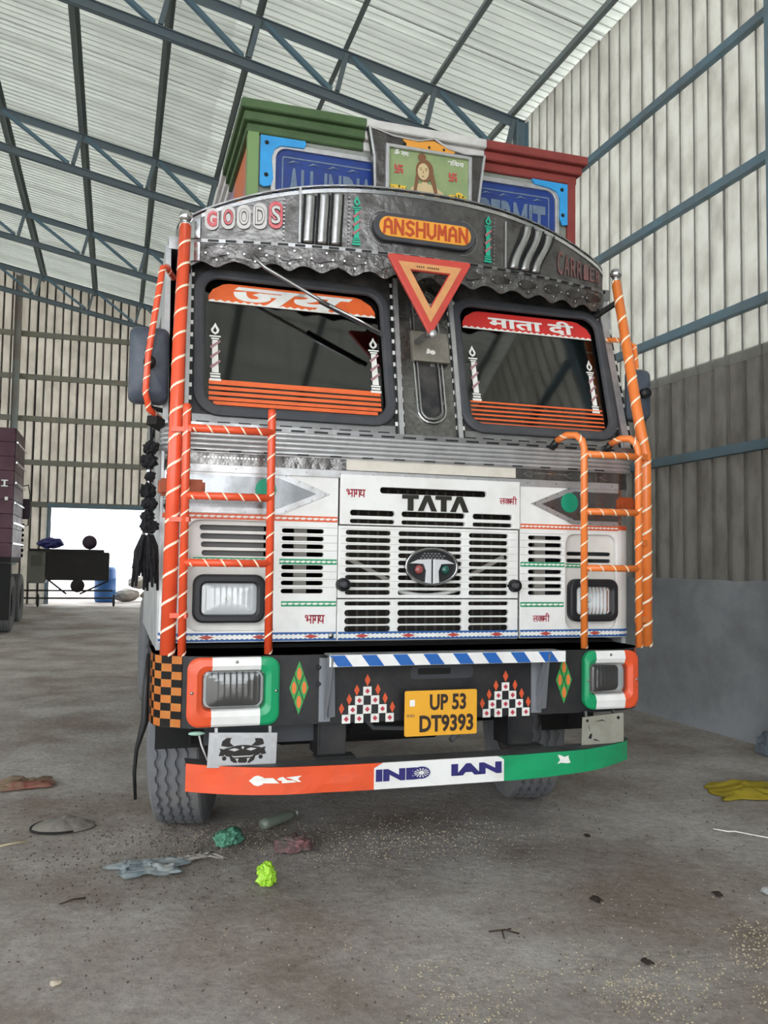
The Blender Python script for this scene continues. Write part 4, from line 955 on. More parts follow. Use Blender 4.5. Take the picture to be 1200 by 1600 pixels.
# folding step with striped edge
st_ = box('step_board', (-.497, -.345, .985), (.60, -.235, .992), T, mat('grey_ledge', ''), .002)
s1 = plate('step_edge', [rect(-.50, .60, .945, .994)], st_, white, -.352, .006)
n = 8; pw = 1.10/n
plates('edge_stripe', [[(-.465+pw*i, .9465), (-.465+pw*i+pw*.47, .9465), (-.50+pw*i+pw*.47, .9925), (-.50+pw*i, .9925)] for i in range(n)], st_, blue, -.3545, .003)
for x, s in ((-.49, -1), (.515, 1)):
    bm = bmesh.new(); bar(bm, (x, -.345, .99), (x, -.235, .72), .006, .05, (0, 1, 0)); bar(bm, (x+.0, -.335, .985), (x+.03, -.24, .72), .03, .006, (0, 1, 0)); bar(bm, (x, -.23, .97), (x, -.23, .70), .05, .008, (0, 1, 0)); from_bm('step_bracket', bm, st_, mat('bracket_grey', '85888E', .5, .3))
# number plate
np_ = plate('number_plate', [rrect(-.150, .188, .633, .828, .008)], B_, yellow, -.300, .006, .001)
text('registration_lettering', 'UP 53', (-.035, .135, .742, .812), np_, brown_t, -.3025, None, .03); text('registration_lettering', 'DT9393', (-.082, .170, .648, .722), np_, brown_t, -.3025, None, .03)
text('registration_lettering', 'IND', (-.140, -.104, .716, .728), np_, mat('faint_plate_print', '9A7A4A', .5), -.3025); plate('hologram', [rrect(-.128, -.104, .762, .79, .004)], np_, whitep, -.3015, .001)
bars('plate_bracket', [((-.09, -.23, .80), (-.09, -.297, .80), .02, .02), ((.13, -.23, .80), (.13, -.297, .80), .02, .02)], np_, dark)
# ---- lower bumper bar
def lb(x): return -.35+.12*max(0, (abs(x+.02)-.62)/.4)**2
def bar_part(nm, x0, x1, m, parent):
    p = [(x0+(x1-x0)*i/14, lb(x0+(x1-x0)*i/14)) for i in range(15)]
    if x1 > .95: p.append((1.03, -.16))
    return ribbon(nm, p, lambda i, x: .432+.030*max(0, (x-.3)/.7)**1.5+.008*max(0, (-x-.3)/.7), lambda i, x: .541+.010*max(0, (abs(x)-.4)/.6), parent, m, .015, 3)
LB = bar_part('lower_bumper', -.30, .297, white, T); tag(LB, 'white centre section of the low bumper bar')
oL = bar_part('bumper_section', -1.062, -.30, orange, LB); oR = bar_part('bumper_section', .297, 1.0, green, LB)
tag(oL, 'saffron orange left section'); tag(oR, 'green right section')
for o in (oL, oR):
    for v in o.data.vertices: v.co.y += .006*mnoise.noise(Vector((v.co.x*7, v.co.z*12, 1)))
pth = [(-1.062+2.09*i/40, lb(-1.062+2.09*i/40)) for i in range(41)]
tp = bmesh.new(); va_ = [tp.verts.new((x, y, .543+.010*max(0, (abs(x)-.4)/.6))) for x, y in pth]; vb_ = [tp.verts.new((x, y+.10, .545+.008*max(0, (abs(x)-.4)/.6))) for x, y in pth]
for i in range(40): tp.faces.new((va_[i], va_[i+1], vb_[i+1], vb_[i]))
bmesh.ops.solidify(tp, geom=tp.faces[:], thickness=.01); from_bm('bumper_top', tp, LB, mat('grey_ledge', ''))
for x0, x1 in ((-.305, -.27), (.272, .30)): pass
plates('corner_notch', [[(-.302, .541), (-.302, .52), (-.28, .532), (-.262, .541)]], LB, orange, -.352, .003); plates('corner_notch', [[(.299, .541), (.265, .541), (.285, .534), (.299, .522)]], LB, green, -.352, .003)
# INDIAN with the spoked wheel
text('painted_word', 'IND', (-.292, -.06, .464, .514), LB, navy, -.3525, None, .06, 0, None, 0); text('painted_word', 'IAN', (.048, .285, .468, .518), LB, navy, -.3525, None, .06)
wcx, wcz = -.090, .491; plate('spoked_wheel', [ell(wcx, wcz, .040, .0255, 28)], LB, navy, -.3545, .002)
sp = []
for k in range(14):
    a = 2*pi*k/14; d = .09; sp.append([(wcx+.008*cos(a), wcz+.0045*sin(a)), (wcx+.034*cos(a-d), wcz+.0185*sin(a-d)), (wcx+.034*cos(a+d), wcz+.0185*sin(a+d))])
plates('wheel_spoke', sp+[ell(wcx, wcz, .012, .007, 12)], LB, whitep, -.3565, .002)
# arrow on the orange section, notch shape on the green
lbw = lambda u, v: lb(u)
plates('arrow_sticker', [[(-.82, .495), (-.80, .512), (-.785, .516), (-.765, .509), (-.762, .505), (-.725, .505), (-.70, .483), (-.765, .485), (-.765, .481), (-.785, .474), (-.80, .478)], [(-.71, .497), (-.70, .506), (-.685, .508), (-.668, .494), (-.645, .493), (-.63, .484), (-.69, .483), (-.69, .493)], [(-.675, .504), (-.655, .507), (-.61, .509), (-.625, .497), (-.61, .484), (-.625, .485), (-.655, .500)]], oL, whitep, -.004, .003, lbw)
plates('arrow_sticker', [[(.560, .530), (.570, .531), (.595, .520), (.615, .526), (.615, .515), (.625, .494), (.61, .492), (.575, .496), (.560, .492), (.573, .508)]], oR, whitep, -.004, .003, lbw)
# hanging plates
hp = plate('hanging_plate', [[(-.984, .545), (-.704, .531), (-.700, .673), (-.978, .685)]], T, mat('silver_plate', 'C3C5C8', .35, .6, dirt=('9C9C9C', .4, 12)), -.285, .006, .001); tag(hp, 'silver plate with a black horned bull face')
kx, kz = -.842, .610
hf = lambda P: [(kx+x*.00118, kz+z*.00104) for x, z in P]
face = hf([(-62, 8), (-45, 12), (-20, 18), (0, 20), (20, 18), (45, 12), (62, 8), (70, -2), (58, -20), (45, -24), (40, -40), (20, -54), (0, -56), (-20, -54), (-40, -40), (-45, -24), (-58, -20), (-70, -2)])
hornL = hf([(-30, 16), (-52, 14), (-74, 20), (-70, 38), (-52, 52), (-30, 54), (-42, 44), (-44, 30)]); hornR = [(2*kx-x, z) for x, z in hornL][::-1]
earL = hf([(-64, 6), (-80, 10), (-76, 0), (-82, -18), (-66, -20), (-58, -10)]); earR = [(2*kx-x, z) for x, z in earL][::-1]
o = plates('bull_face', [face, hornL, hornR, earL, earR, ell(kx-.074, kz-.030, .009, .009, 10), ell(kx+.074, kz-.030, .009, .009, 10)], hp, chk_b, -.287, .002)
plates('bull_marking', [hf([(-48, 4), (-28, 9), (-12, 3), (-28, -3)]), hf([(48, 4), (28, 9), (12, 3), (28, -3)]), hf([(-38, -18), (-30, -22), (30, -22), (38, -18), (32, -26), (-32, -26)]), hf([(0, 17), (5, 10), (0, 4), (-5, 10)]), hf([(-22, -32), (-14, -32), (-18, -44)]), hf([(22, -32), (14, -32), (18, -44)]), hf([(-26, -30), (-24, -30), (-12, -50), (-15, -50)]), hf([(26, -30), (24, -30), (12, -50), (15, -50)])], o, whl, -.289, .002)
plate('plate_border', [[(-.974, .555), (-.714, .541), (-.711, .664), (-.970, .676)], [(-.962, .565), (-.727, .553), (-.724, .653), (-.958, .664)]], hp, alu, -.2875, .003)
hr = plate('hanging_plate', [[(.730, .535), (.955, .556), (.955, .690), (.736, .676)]], T, mat('worn_grey_plate', '9C9A8E', .6, .2, dirt=('7C7A6C', .7, 9)), -.27, .006, .001); tag(hr, 'blank worn grey plate')
plates('plate_smudge', [ell(.76, .660, .007, .007, 8), ell(.925, .668, .008, .008, 8), [(.765, .58), (.78, .575), (.785, .60), (.775, .598)], [(.80, .655), (.84, .662), (.86, .650), (.84, .657)], [(.765, .64), (.775, .61), (.77, .63)], [(.79, .57), (.83, .562), (.80, .575)]], hr, dark, -.2715, .002)
bars('plate_hanger', [((-.95, -.27, .70), (-.95, -.275, .66), .012, .012), ((-.73, -.27, .70), (-.73, -.275, .65), .012, .012), ((.76, -.25, .70), (.76, -.26, .66), .012, .012), ((.93, -.2, .70), (.93, -.255, .66), .012, .012)], T, steel)
for x in (-.455, .44):
    box('bumper_leg', (x-.05, -.205, .548), (x+.07, -.19, .72), T, black, .003); box('bumper_leg', (x-.055, -.205, .548), (x-.045, -.05, .74), T, black); box('leg_foot', (x-.07, -.26, .547), (x+.10, -.18, .556), T, dark)
gh = sphere('fog_lamp_shell', (-1.02, -.20, .668), .035, T, mat('pale_green_plastic', '9FC4B4', .5), (1.0, .4, .25), 14)
bm = bmesh.new(); add_tube(bm, [(-1.01, -.2, .66), (-1.0, -.21, .62), (-.975, -.22, .56)], .004, 6); from_bm('wire', bm, T, whl, True)
# ---- poles, ladders
def pole(pts, r0, r1, m):
    n = len(pts); L = [0]
    for i in range(1, n): L.append(L[-1]+(Vector(pts[i])-Vector(pts[i-1])).length)
    o = tube('guard_pole', pts, [r0+(r1-r0)*l/L[-1] for l in L], T, m, 16)
    helix_tape('reflective_winding', pts, r0, o, tapew, .115, .012, r1)
    bm = bmesh.new(); e = Vector(pts[-1]); add_tube(bm, [e, e+Vector((0, 0, .02))], r1*.8, 12); bmesh.ops.create_uvsphere(bm, u_segments=20, v_segments=12, radius=.031, matrix=Matrix.Translation(e+Vector((0, 0, .045))))
    from_bm('ball_finial', bm, o, chrome, True); return o
pole([(-1.143, -.14, .985), (-1.135, -.13, 1.9), (-1.128, -.07, 2.3), (-1.105, .08, 2.90)], .032, .027, orange_l)
pole([(1.185, -.115, .985), (1.19, -.11, 1.95), (1.182, -.06, 2.15), (1.150, .09, 2.90)], .032, .025, orange_r)
def ladder(x0, x1, m, zr, hooks):
    r = .0175
    o = None
    for x, hk in ((x0, hooks[0]), (x1, hooks[1])):
        pts = [(x, -.175, .985), (x, -.175, 1.98)]
        if hk == 'hook': pts = [(x, -.175, .985), (x, -.175, 1.95), (x-.006, -.168, 1.99), (x-.03, -.15, 2.018), (x-.06, -.11, 2.022), (x-.085, -.06, 2.0)]
        elif hk == 'straight': pts = [(x, -.175, .985), (x-.005, -.17, 2.02), (x-.005, -.165, 2.035)]
        q = tube('ladder_upright', pts, r, T if o is None else o, m, 12)
        if o is None: o = q; o.name = 'ladder_guard'
        helix_tape('reflective_winding', pts, r, o, tapew, .085, .008)
        if hk == 'hook': tube('hook_end', [(x-.085, -.06, 2.0), (x-.10, -.03, 1.965)], r*1.02, o, blackm, 10)
    for z in zr:
        q = tube('rung', [(x0, -.175, z), (x1, -.175, z)], r*.95, o, m, 12); helix_tape('reflective_winding', [(x0+.02, -.175, z), (x1-.02, -.175, z)], r*.95, o, tapew, .07, .008)
    return o
lg = ladder(-1.088, -.727, orange_l, (1.938, 1.652, 1.370), ('straight', 'straight'))
for z in (1.93, 1.55, 1.15): bars('pole_link', [((-1.15, -.15, z), (-1.07, -.18, z), .03, .02)], lg, orange_l)
rg = ladder(.800, 1.105, orange_r, (1.925, 1.645, 1.370), ('hook', 'hook'))
for z in (1.93, 1.50, 1.12): bars('pole_link', [((1.10, -.17, z), (1.19, -.12, z), .03, .03)], rg, orange_r)
for q in (((-1.10, .03, 2.75), (-1.08, .16, 2.72), .02, .02), ((1.165, .06, 2.80), (1.08, .2, 2.73), .02, .025), ((1.19, -.1, 2.0), (1.18, .06, 2.0), .02, .02), ((-1.13, -.1, 2.0), (-1.12, .05, 2.0), .02, .02)): bars('pole_stay', [q], T, dark)
# ---- mirrors on bent arms
def mirror(pts, mx_, mz, m, sx, wd=.085, hh=.17):
    a = tube('mirror_arm', pts, .0135, T, m, 10); helix_tape('reflective_winding', pts, .0135, a, tapew, .06, .007)
    bm = bmesh.new(); P = rrect(-wd, wd, -hh, hh, .035, 5); rings = []
    for f, yy in ((1, .03), (1, 0), (.92, -.03), (.7, -.045), (.001, -.05)): rings.append([bm.verts.new((mx_+p[0]*f, yy+.02+sx*0, mz+p[1]*f)) for p in P])
    for k in range(4):
        for j in range(len(P)): bm.faces.new((rings[k][j], rings[k][(j+1) % len(P)], rings[k+1][(j+1) % len(P)], rings[k+1][j]))
    bm.faces.new(rings[0]); o = from_bm('wing_mirror', bm, a, mat('dark_blue_grey_plastic', '3E4654', .42, dirt=('6A7078', .4, 7)), True)
    box('mirror_glass', (mx_-wd*.85, .05, mz-hh*.9), (mx_+wd*.85, .054, mz+hh*.9), a, chrome)
    c_ = lathe('mirror_clamp', [(0, -.03), (.02, -.03), (.026, -.02), (.026, .02), (0, .02)], a, blackm, 14, 'Y', (mx_+.0, -.045, mz+.0)); return a
mirror([(-1.15, .10, 2.66), (-1.185, .03, 2.685), (-1.205, -.04, 2.655), (-1.225, -.06, 2.5), (-1.255, -.06, 2.26), (-1.262, -.06, 2.10), (-1.245, -.04, 2.03), (-1.19, .05, 2.0)], -1.248, 2.232, orange_l, -1)
mirror([(1.13, .15, 2.60), (1.19, .08, 2.585), (1.215, .02, 2.54), (1.225, .0, 2.3), (1.225, .0, 2.08), (1.20, .02, 2.0), (1.16, .06, 1.97)], 1.235, 2.28, orange_r, 1, .06, .14)
tube('drain_pipe', [(-1.225, .10, 2.02), (-1.225, .10, 1.50)], .018, T, chrome, 12)
bars('mirror_strut', [((-1.245, .0, 2.045), (-1.16, .1, 2.045), .006, .02), ((-1.23, .0, 1.99), (-1.16, .1, 1.97), .05, .04)], T, dark)
# left corner decal (green torch)
# ---- chassis and running gear
for x in (-.44, .44): box('chassis_rail', (x-.04, -.1, .68), (x+.04, 6.2, .92), T, dark)
box('cross_member', (-.5, -.05, .66), (.5, .03, .80), T, dark); box('engine_sump', (-.26, .3, .52), (.28, 1.2, 1.0), T, dark, .04)
box('skid_plate', (-.98, -.12, .60), (-.5, -.08, .69), T, mat('dark_grey_skid', '3A3D42', .5)); box('underbody_tray', (-1.1, .1, .92), (1.12, 1.9, .97), T, dark)
bm = bmesh.new(); add_tube(bm, [(-1.0, .93, .51), (-.6, .93, .50), (-.45, .93, .42), (.45, .93, .42), (.6, .93, .50), (1.0, .93, .51)], .055, 10); from_bm('front_axle', bm, T, dark, True)
for x in (-.44, .44):
    for k in range(4): box('leaf_spring', (x-.035, .93-.55+.1*k, .545+.014*k), (x+.035, .93+.55-.1*k, .556+.014*k), T, dark)
bm = bmesh.new(); add_tube(bm, [(-.38, -.02, .80), (-.2, .0, .62), (.1, .02, .60), (.3, .0, .64)], .012, 8); add_tube(bm, [(.18, -.02, .55), (.3, .05, .62), (.36, .1, .8)], .015, 8); from_bm('hose', bm, T, mat('hose_grey', '55575A', .6), True)
def wheel_mesh():
    R, Wd = .515, .27; n = 150
    prof = []          # (axial, radius, zigzag amplitude)
    g = lambda c_: [(c_-.010, R, 1), (c_-.006, R-.014, 1), (c_+.006, R-.014, 1), (c_+.010, R, 1)]
    prof = [(-.10, .27, 0), (-.135, .33, 0), (-.142, .40, 0), (-.136, .46, 0), (-.122, .50, 0), (-.112, R-.004, 0)]
    for c_ in (-.072, -.025, .025, .072): prof += g(c_)
    prof += [(.112, R-.004, 0), (.122, .50, 0), (.136, .46, 0), (.142, .40, 0), (.135, .33, 0), (.10, .27, 0)]
    bm = bmesh.new(); rings = []
    for i in range(n):
        a = 2*pi*i/n; zz = .0055*(1 if i % 4 < 2 else -1)
        rings.append([bm.verts.new((x+zz*z_, -r*sin(a), r*cos(a))) for x, r, z_ in prof])
    for i in range(n):
        for j in range(len(prof)-1): bm.faces.new((rings[i][j], rings[i][j+1], rings[(i+1) % n][j+1], rings[(i+1) % n][j]))
    bmesh.ops.recalc_face_normals(bm, faces=bm.faces[:]); me = bpy.data.meshes.new('wheel'); bm.to_mesh(me); bm.free(); me.materials.append(tyre_m); return me
wm = wheel_mesh()
rim_p = [(0, -.02), (.06, -.02), (.09, .01), (.16, .02), (.20, -.03), (.25, -.06), (.275, -.10), (.275, .10), (.25, .06), (.0, .05)]
def wheel(x, y, rz=0, first=[None]):
    o = link('wheel', wm, T, None); o.location = (x, y, .513); o.rotation_euler = (0, 0, rz)
    r_ = lathe('rim', rim_p, o, mat('rim_grey', '6A6058', .6, .3), 24, 'X'); return o
wheel(-.955, .93, radians(-13)); wheel(1.01, .93, radians(-12))
for y in (5.0,):
    for x in (-.97, -.69, .69, .97): wheel(x, y)
for x, s in ((-1.0, -1), (1.0, 1)):
    bm = bmesh.new(); add_tube(bm, [(x, .93+.62*cos(radians(a)), .52+.60*sin(radians(a))) for a in range(0, 181, 15)], .01, 6)
    P = [(.93+.60*cos(radians(a)), .50+.56*sin(radians(a))) for a in range(0, 181, 12)]; vv = [(bm.verts.new((x-.16, p[0], p[1])), bm.verts.new((x+.16, p[0], p[1]))) for p in P]
    for a, b in zip(vv, vv[1:]): bm.faces.new((a[0], b[0], b[1], a[1]))
    bpy.data.meshes  # keep
    from_bm('mudguard', bm, T, dark)
# goods body behind the cab
gb = box('goods_body_floor', (-1.03, 2.0, 1.05), (1.20, 6.4, 1.15), T, mat('body_wood', '4A3A30', .8))
for x in (-1.02, 1.18):
    for k in range(7): box('side_plank', (x-.015, 2.0, 1.16+.235*k), (x+.015, 6.4, 1.16+.235*k+.222), gb, mat('body_dark_teal', '2C434C', .6, dirt=('5A4A40', .5, 4)))
    for y in (2.05, 3.1, 4.15, 5.2, 6.3): box('side_post', (x-(.04 if x < 0 else -.016), y-.04, 1.05), (x+(-.016 if x < 0 else .04), y+.04, 2.85), gb, mat('post_dark_blue', '35505E', .5))
for k in range(7): box('head_plank', (-1.0, 2.0, 1.16+.235*k), (1.16, 2.03, 1.16+.235*k+.222), gb, mat('body_wood', ''))

box('corner_board', (-1.06, 1.97, 2.55), (-.86, 2.0, 3.25), gb, skyblue)

pe = [(-1.136, .40), (-1.136, .30), (-1.121, .215), (-1.091, .158), (-1.06, .132), (-1.035, .124)]
ribbon('visor_end', pe, 2.872, lambda i, x: zt(i, x)-.014, V_, chrome, .004, 2)
ribbon('visor_end', pe, 2.765, 2.852, va, chrome, .004, 2)
# ------------------------------------------------------------ things hanging from the truck
tx, ty_ = 1.36, 3.83
G = tag(empty('tassel_garland', (tx-1.232, ty_+.03, 1.98)), 'black pompom garland with a long tassel hanging at the left side of the decorated truck', 'tassel')
blk = mat('black_wool', '15151A', .9, bump=(60, .6))
tube('cord', [(0, 0, 0), (.004, 0, -.25), (0, 0, -.45)], .004, G, blk, 6)
def fuzzy(nm, c, r, parent, m, seed, sc=(1, 1, 1), amp=.35, sub=3):
    bm = bmesh.new(); bmesh.ops.create_icosphere(bm, subdivisions=sub, radius=1)
    for v in bm.verts:
        d = v.co.normalized(); k = 1+amp*mnoise.noise(d*4+Vector((seed, 0, 0))); v.co = Vector(c)+Vector((d.x*sc[0], d.y*sc[1], d.z*sc[2]))*r*k
    return from_bm(nm, bm, parent, m, False)
for i, (z, r) in enumerate(((-.11, .032), (-.17, .034), (-.235, .022), (-.30, .034), (-.355, .032), (-.41, .028), (-.455, .036))): fuzzy('pompom', (.004*(-1)**i, 0, z), r, G, blk, i*3.1, (1, 1, .95), .6)
bm = bmesh.new()
for i in range(46):
    a = random.uniform(0, 2*pi); s = random.uniform(.01, .06); L_ = random.uniform(.12, .27); x, y = cos(a)*.012, sin(a)*.012; ex, ey = cos(a)*s-.004, sin(a)*s
    add_tube(bm, [(x, y, -.47), (ex*.8, ey*.8, -.47-L_*.5), (ex+random.uniform(-.01, .01), ey, -.47-L_)], [.006, .009, .006], 5)
from_bm('tassel', bm, G, blk, True); lathe('tassel_ring', [(.022, -.50), (.026, -.49), (.022, -.48)], G, chrome, 12)
G2 = tag(tube('hanging_strap', [(tx-1.215, ty_-.02, .98), (tx-1.222, ty_-.035, .82), (tx-1.222, ty_-.04, .70), (tx-1.252, ty_-.03, .58), (tx-1.258, ty_-.02, .48), (tx-1.250, ty_-.02, .37)], [.008, .014, .017, .009, .008, .007], None, blackm, 6), 'black rubber strap dangling beside the left front tyre of the decorated truck', 'strap')
# ------------------------------------------------------------ litter on the floor
def crumple(name, loc, sx, sy, hz, m, seed, rz=0, n=26, edge=.25, lift=.0, freq=5, parent=None, shape=None):
    """a crumpled sheet lying on the floor with its own thickness"""
    bm = bmesh.new(); g = []
    for i in range(n+1):
        row = []
        for j in range(n+1):
            u, v = -1+2*i/n, -1+2*j/n
            rr = 1+edge*mnoise.noise(Vector((u*1.7+seed, v*1.7, 1)))
            x, y = u*sx*rr, v*sy*rr
            if shape: x, y = shape(x, y)
            q = Vector((u*freq*.32+seed*2.1, v*freq*.32, 0)); k = max(0, 1-max(abs(u), abs(v))**3)
            ridge = 1-min(1, abs(mnoise.noise(q*1.3))*3.2); n2_ = mnoise.noise(q*.7+Vector((0, 0, 5)))
            z = hz*(.35+.45*ridge+.5*n2_)*k+.003+lift
            row.append(bm.verts.new((x+.15*sx*mnoise.noise(q*1.5+Vector((9, 0, 0))), y+.15*sy*mnoise.noise(q*1.5+Vector((0, 9, 0))), max(.002, z))))
        g.append(row)
    for i in range(n):
        for j in range(n): bm.faces.new((g[i][j], g[i+1][j], g[i+1][j+1], g[i][j+1]))
    bmesh.ops.solidify(bm, geom=bm.faces[:], thickness=.0015)
    for v in bm.verts: v.co.z = max(v.co.z, .001)
    o = from_bm(name, bm, parent, m, True)
    if parent is None: o.location = (loc[0], loc[1], 0); o.rotation_euler = (0, 0, rz)
    return o
def bunch(name, x, y, r, sc, m, seed, rz=0):
    bm = bmesh.new(); bmesh.ops.create_icosphere(bm, subdivisions=5, radius=1)
    for v in bm.verts:
        d = v.co.normalized(); q = d*2.1+Vector((seed, 0, 0)); rid = 1-min(1, abs(mnoise.noise(q))*3); rid2 = 1-min(1, abs(mnoise.noise(q*2.2+Vector((3, 1, 2))))*3)
        k = .78+.28*rid+.12*rid2+.25*mnoise.noise(q*.8); v.co = Vector((d.x*sc[0], d.y*sc[1], d.z*sc[2]))*r*k
        v.co.z = max(v.co.z, -r*sc[2]*.6)
    o = from_bm(name, bm, None, m, True); o.location = (x, y, r*sc[2]*.6+.001); o.rotation_euler = (0, 0, rz); return o
tag(bunch('plastic_bag', .655, 3.72, .05, (.85, .8, 1.15), mat('lime_plastic', 'A6D93A', .35, dirt=('86BE2C', .5, 20), coat=.3), 3.3, .3), 'crumpled lime green plastic bag in front of the left tyre', 'bag')
tag(bunch('rag', .855, 4.12, .075, (1.2, .8, .55), mat('pink_black_rag', '5F5853', .9, dirt=('A8666E', .8, 14)), 7.7, .1), 'small dark dirty rag with pink patches under the bumper', 'rag')
tag(bunch('plastic_wrapper', .57, 4.30, .075, (1.1, .7, .6), mat('sea_green_wrapper', '5A957C', .5, dirt=('2F5A4C', .6, 16)), 12.1, .7), 'crumpled dull green wrapper just right of the left tyre', 'wrapper')
rg_ = crumple('torn_sack', (.17, 4.05), .15, .10, .035, mat('pale_blue_woven_sack', 'A9B8C0', .7, dirt=('E6E2DC', .8, 14)), 21.0, -.1, freq=9, edge=.5); tag(rg_, 'torn pale blue and white woven sack with a trailing strip', 'sack')
crumple('loose_strip', (0, 0), .15, .022, .03, mat('dirty_white_cloth', 'CFCAC2', .8, dirt=('8C857C', .6, 20)), 33.0, 0, 26, .5, 0, 14, rg_, lambda x, y: (x+.19, y+.08+.03*sin(x*22)))
tag(crumple('yellow_sack', (3.86, 4.42), .30, .20, .075, mat('yellow_woven_sack', 'C9B53A', .6, dirt=('A8983A', .5, 6)), 41.0, -.3, 34, .3, 0, 5), 'yellow woven sack lying flat on the floor by the right wall', 'sack')
tag(crumple('snack_wrapper', (-.50, 5.70), .17, .11, .05, mat('brown_red_wrapper', 'A8947C', .6, dirt=('C0585A', .8, 5)), 55.0, .2, 26, .3, 0, 6), 'flattened brown and red wrapper left of the decorated truck', 'wrapper')
tag(crumple('white_scrap', (2.70, 3.07), .030, .025, .03, mat('white_scrap', 'D9DADC', .6), 61.0, .2, 12), 'small white plastic scrap on the floor at the right edge', 'scrap')
# battered lid
Ld = tag(empty('battered_lid', (-.215, 4.77, 0), .1), 'round battered grey lid lying face down left of the front tyre', 'lid')
bm = bmesh.new(); n = 40; rings = []
for f, z in ((0.001, .040), (.25, .042), (.5, .036), (.75, .022), (.93, .010), (1, .006), (1.02, .001)):
    rings.append([bm.verts.new((.155*f*cos(2*pi*j/n), .145*f*sin(2*pi*j/n)*(1-.25*(sin(2*pi*j/n) < -.2)), z*(1+.5*mnoise.noise(Vector((3*f*cos(2*pi*j/n), 3*f*sin(2*pi*j/n), 4)))))) for j in range(n)])
for k in range(6):
    for j in range(n): bm.faces.new((rings[k][j], rings[k][(j+1) % n], rings[k+1][(j+1) % n], rings[k+1][j]))
from_bm('lid_top', bm, Ld, mat('grey_dusty_lid', '837D76', .85, dirt=('5A544E', .6, 14), bump=(20, .4)), True)
bm = bmesh.new(); add_tube(bm, [(.158*cos(a), .147*sin(a)*(1-.25*(sin(a) < -.2)), .006) for a in [radians(60+i*9) for i in range(26)]], .005, 6); from_bm('rim_wire', bm, Ld, dark, True)
# bottle
Bt = tag(empty('plastic_bottle', (.86, 4.52, .033), radians(38)), 'clear crushed plastic bottle lying under the bumper', 'bottle')
bm = bmesh.new(); prof_ = [(-.13, .0), (-.13, .026), (-.10, .032), (-.05, .029), (0, .032), (.05, .029), (.08, .031), (.105, .018), (.12, .012), (.13, .012), (.13, 0)]
rr_ = [[bm.verts.new((x, r*cos(2*pi*j/16), r*sin(2*pi*j/16)*.9)) for j in range(16)] for x, r in prof_]
for k in range(len(prof_)-1):
    for j in range(16): bm.faces.new((rr_[k][j], rr_[k][(j+1) % 16], rr_[k+1][(j+1) % 16], rr_[k+1][j]))
from_bm('bottle_body', bm, Bt, mat('cloudy_plastic', '7C857A', .35, dirt=('5F665C', .5, 14), coat=.4), True)
o = tube('bottle_cap', [(.128, 0, 0), (.145, 0, 0)], .014, Bt, mat('cloudy_cap', '9AA39A', .5), 12)
# twine, twigs, stones, leaves
tag(tube('twine', [(3.05, 3.86, .006), (3.10, 3.80, .006), (3.13, 3.79, .008), (3.17, 3.74, .006), (3.26, 3.62, .006)], .0035, None, whitep, 6), 'thin white twine on the floor at the right edge below the yellow sack', 'twine')
brn = mat('dark_twig', '3A2E26', .9)
tag(tube('twig', [(-.17, 3.71, .006), (-.12, 3.735, .010), (-.075, 3.75, .006)], .004, None, brn, 6), 'short dark twig on the floor below the battered lid', 'twig')
tag(tube('split_stick', [(-.52, 4.50, .006), (-.44, 4.535, .008), (-.37, 4.56, .006)], .005, None, mat('pale_stick', 'B8A88C', .8), 6), 'pale split stick on the floor at the left edge', 'stick')
bm = bmesh.new(); add_tube(bm, [(1.38, 3.02, .004), (1.43, 2.99, .018), (1.48, 2.97, .005)], .0035, 6); add_tube(bm, [(1.42, 2.995, .012), (1.47, 3.02, .005)], .003, 5); add_tube(bm, [(1.42, 2.99, .012), (1.41, 2.95, .004)], .003, 5)
tag(from_bm('dry_twig', bm, None, brn, True), 'forked dry twig on the floor at the lower centre', 'twig')
def pebble(nm, x, y, r, m, seed, lab, sc=(1, .8, .5), cat='stone'):
    o = fuzzy(nm, (0, 0, 0), r, None, m, seed, sc, .5, 2); o.location = (x, y, r*sc[2]*.8); tag(o, lab, cat); return o
pebble('pebble', -.143, 3.035, .018, mat('pale_pebble', 'B5AA98', .9), 2, 'pale pebble at the lower left of the floor')
lf = mat('dry_leaf', '4A4038', .9, dirt=('2A221C', .5, 30))
for (x, y, r, s, lab) in ((1.94, 3.19, .026, 5, 'crumpled dark dry leaf on the right of the floor, nearer the truck'), (1.81, 2.65, .022, 8, 'dark dry leaf at the lower right of the floor'), (2.345, 3.94, .020, 11, 'small dark scrap of leaf in the floor right of the bumper'), (2.47, 3.10, .022, 14, 'pale brown crumb of leaf beside the white plastic scrap')):
    o = crumple('dry_leaf', (x, y), r, r*.6, r*.7, lf, s, s, 8, .5); tag(o, lab, 'leaf')
clod = mat('dirt_clod', '6E655C', .95)
for i, (x, y) in enumerate(((.70, 2.93), (.35, 3.5), (.9, 3.3), (-.3, 4.3), (1.3, 3.9), (-.05, 3.35))):
    pass
# tarp bundle at the right edge
tag(crumple('tarpaulin_bundle', (4.70, 5.27), .07, .14, .26, mat('grey_blue_tarpaulin', '8A94A0', .55, dirt=('5F6670', .5, 8)), 71, 0, 26, .3), 'grey blue tarpaulin bundle at the foot of the right wall', 'tarpaulin')
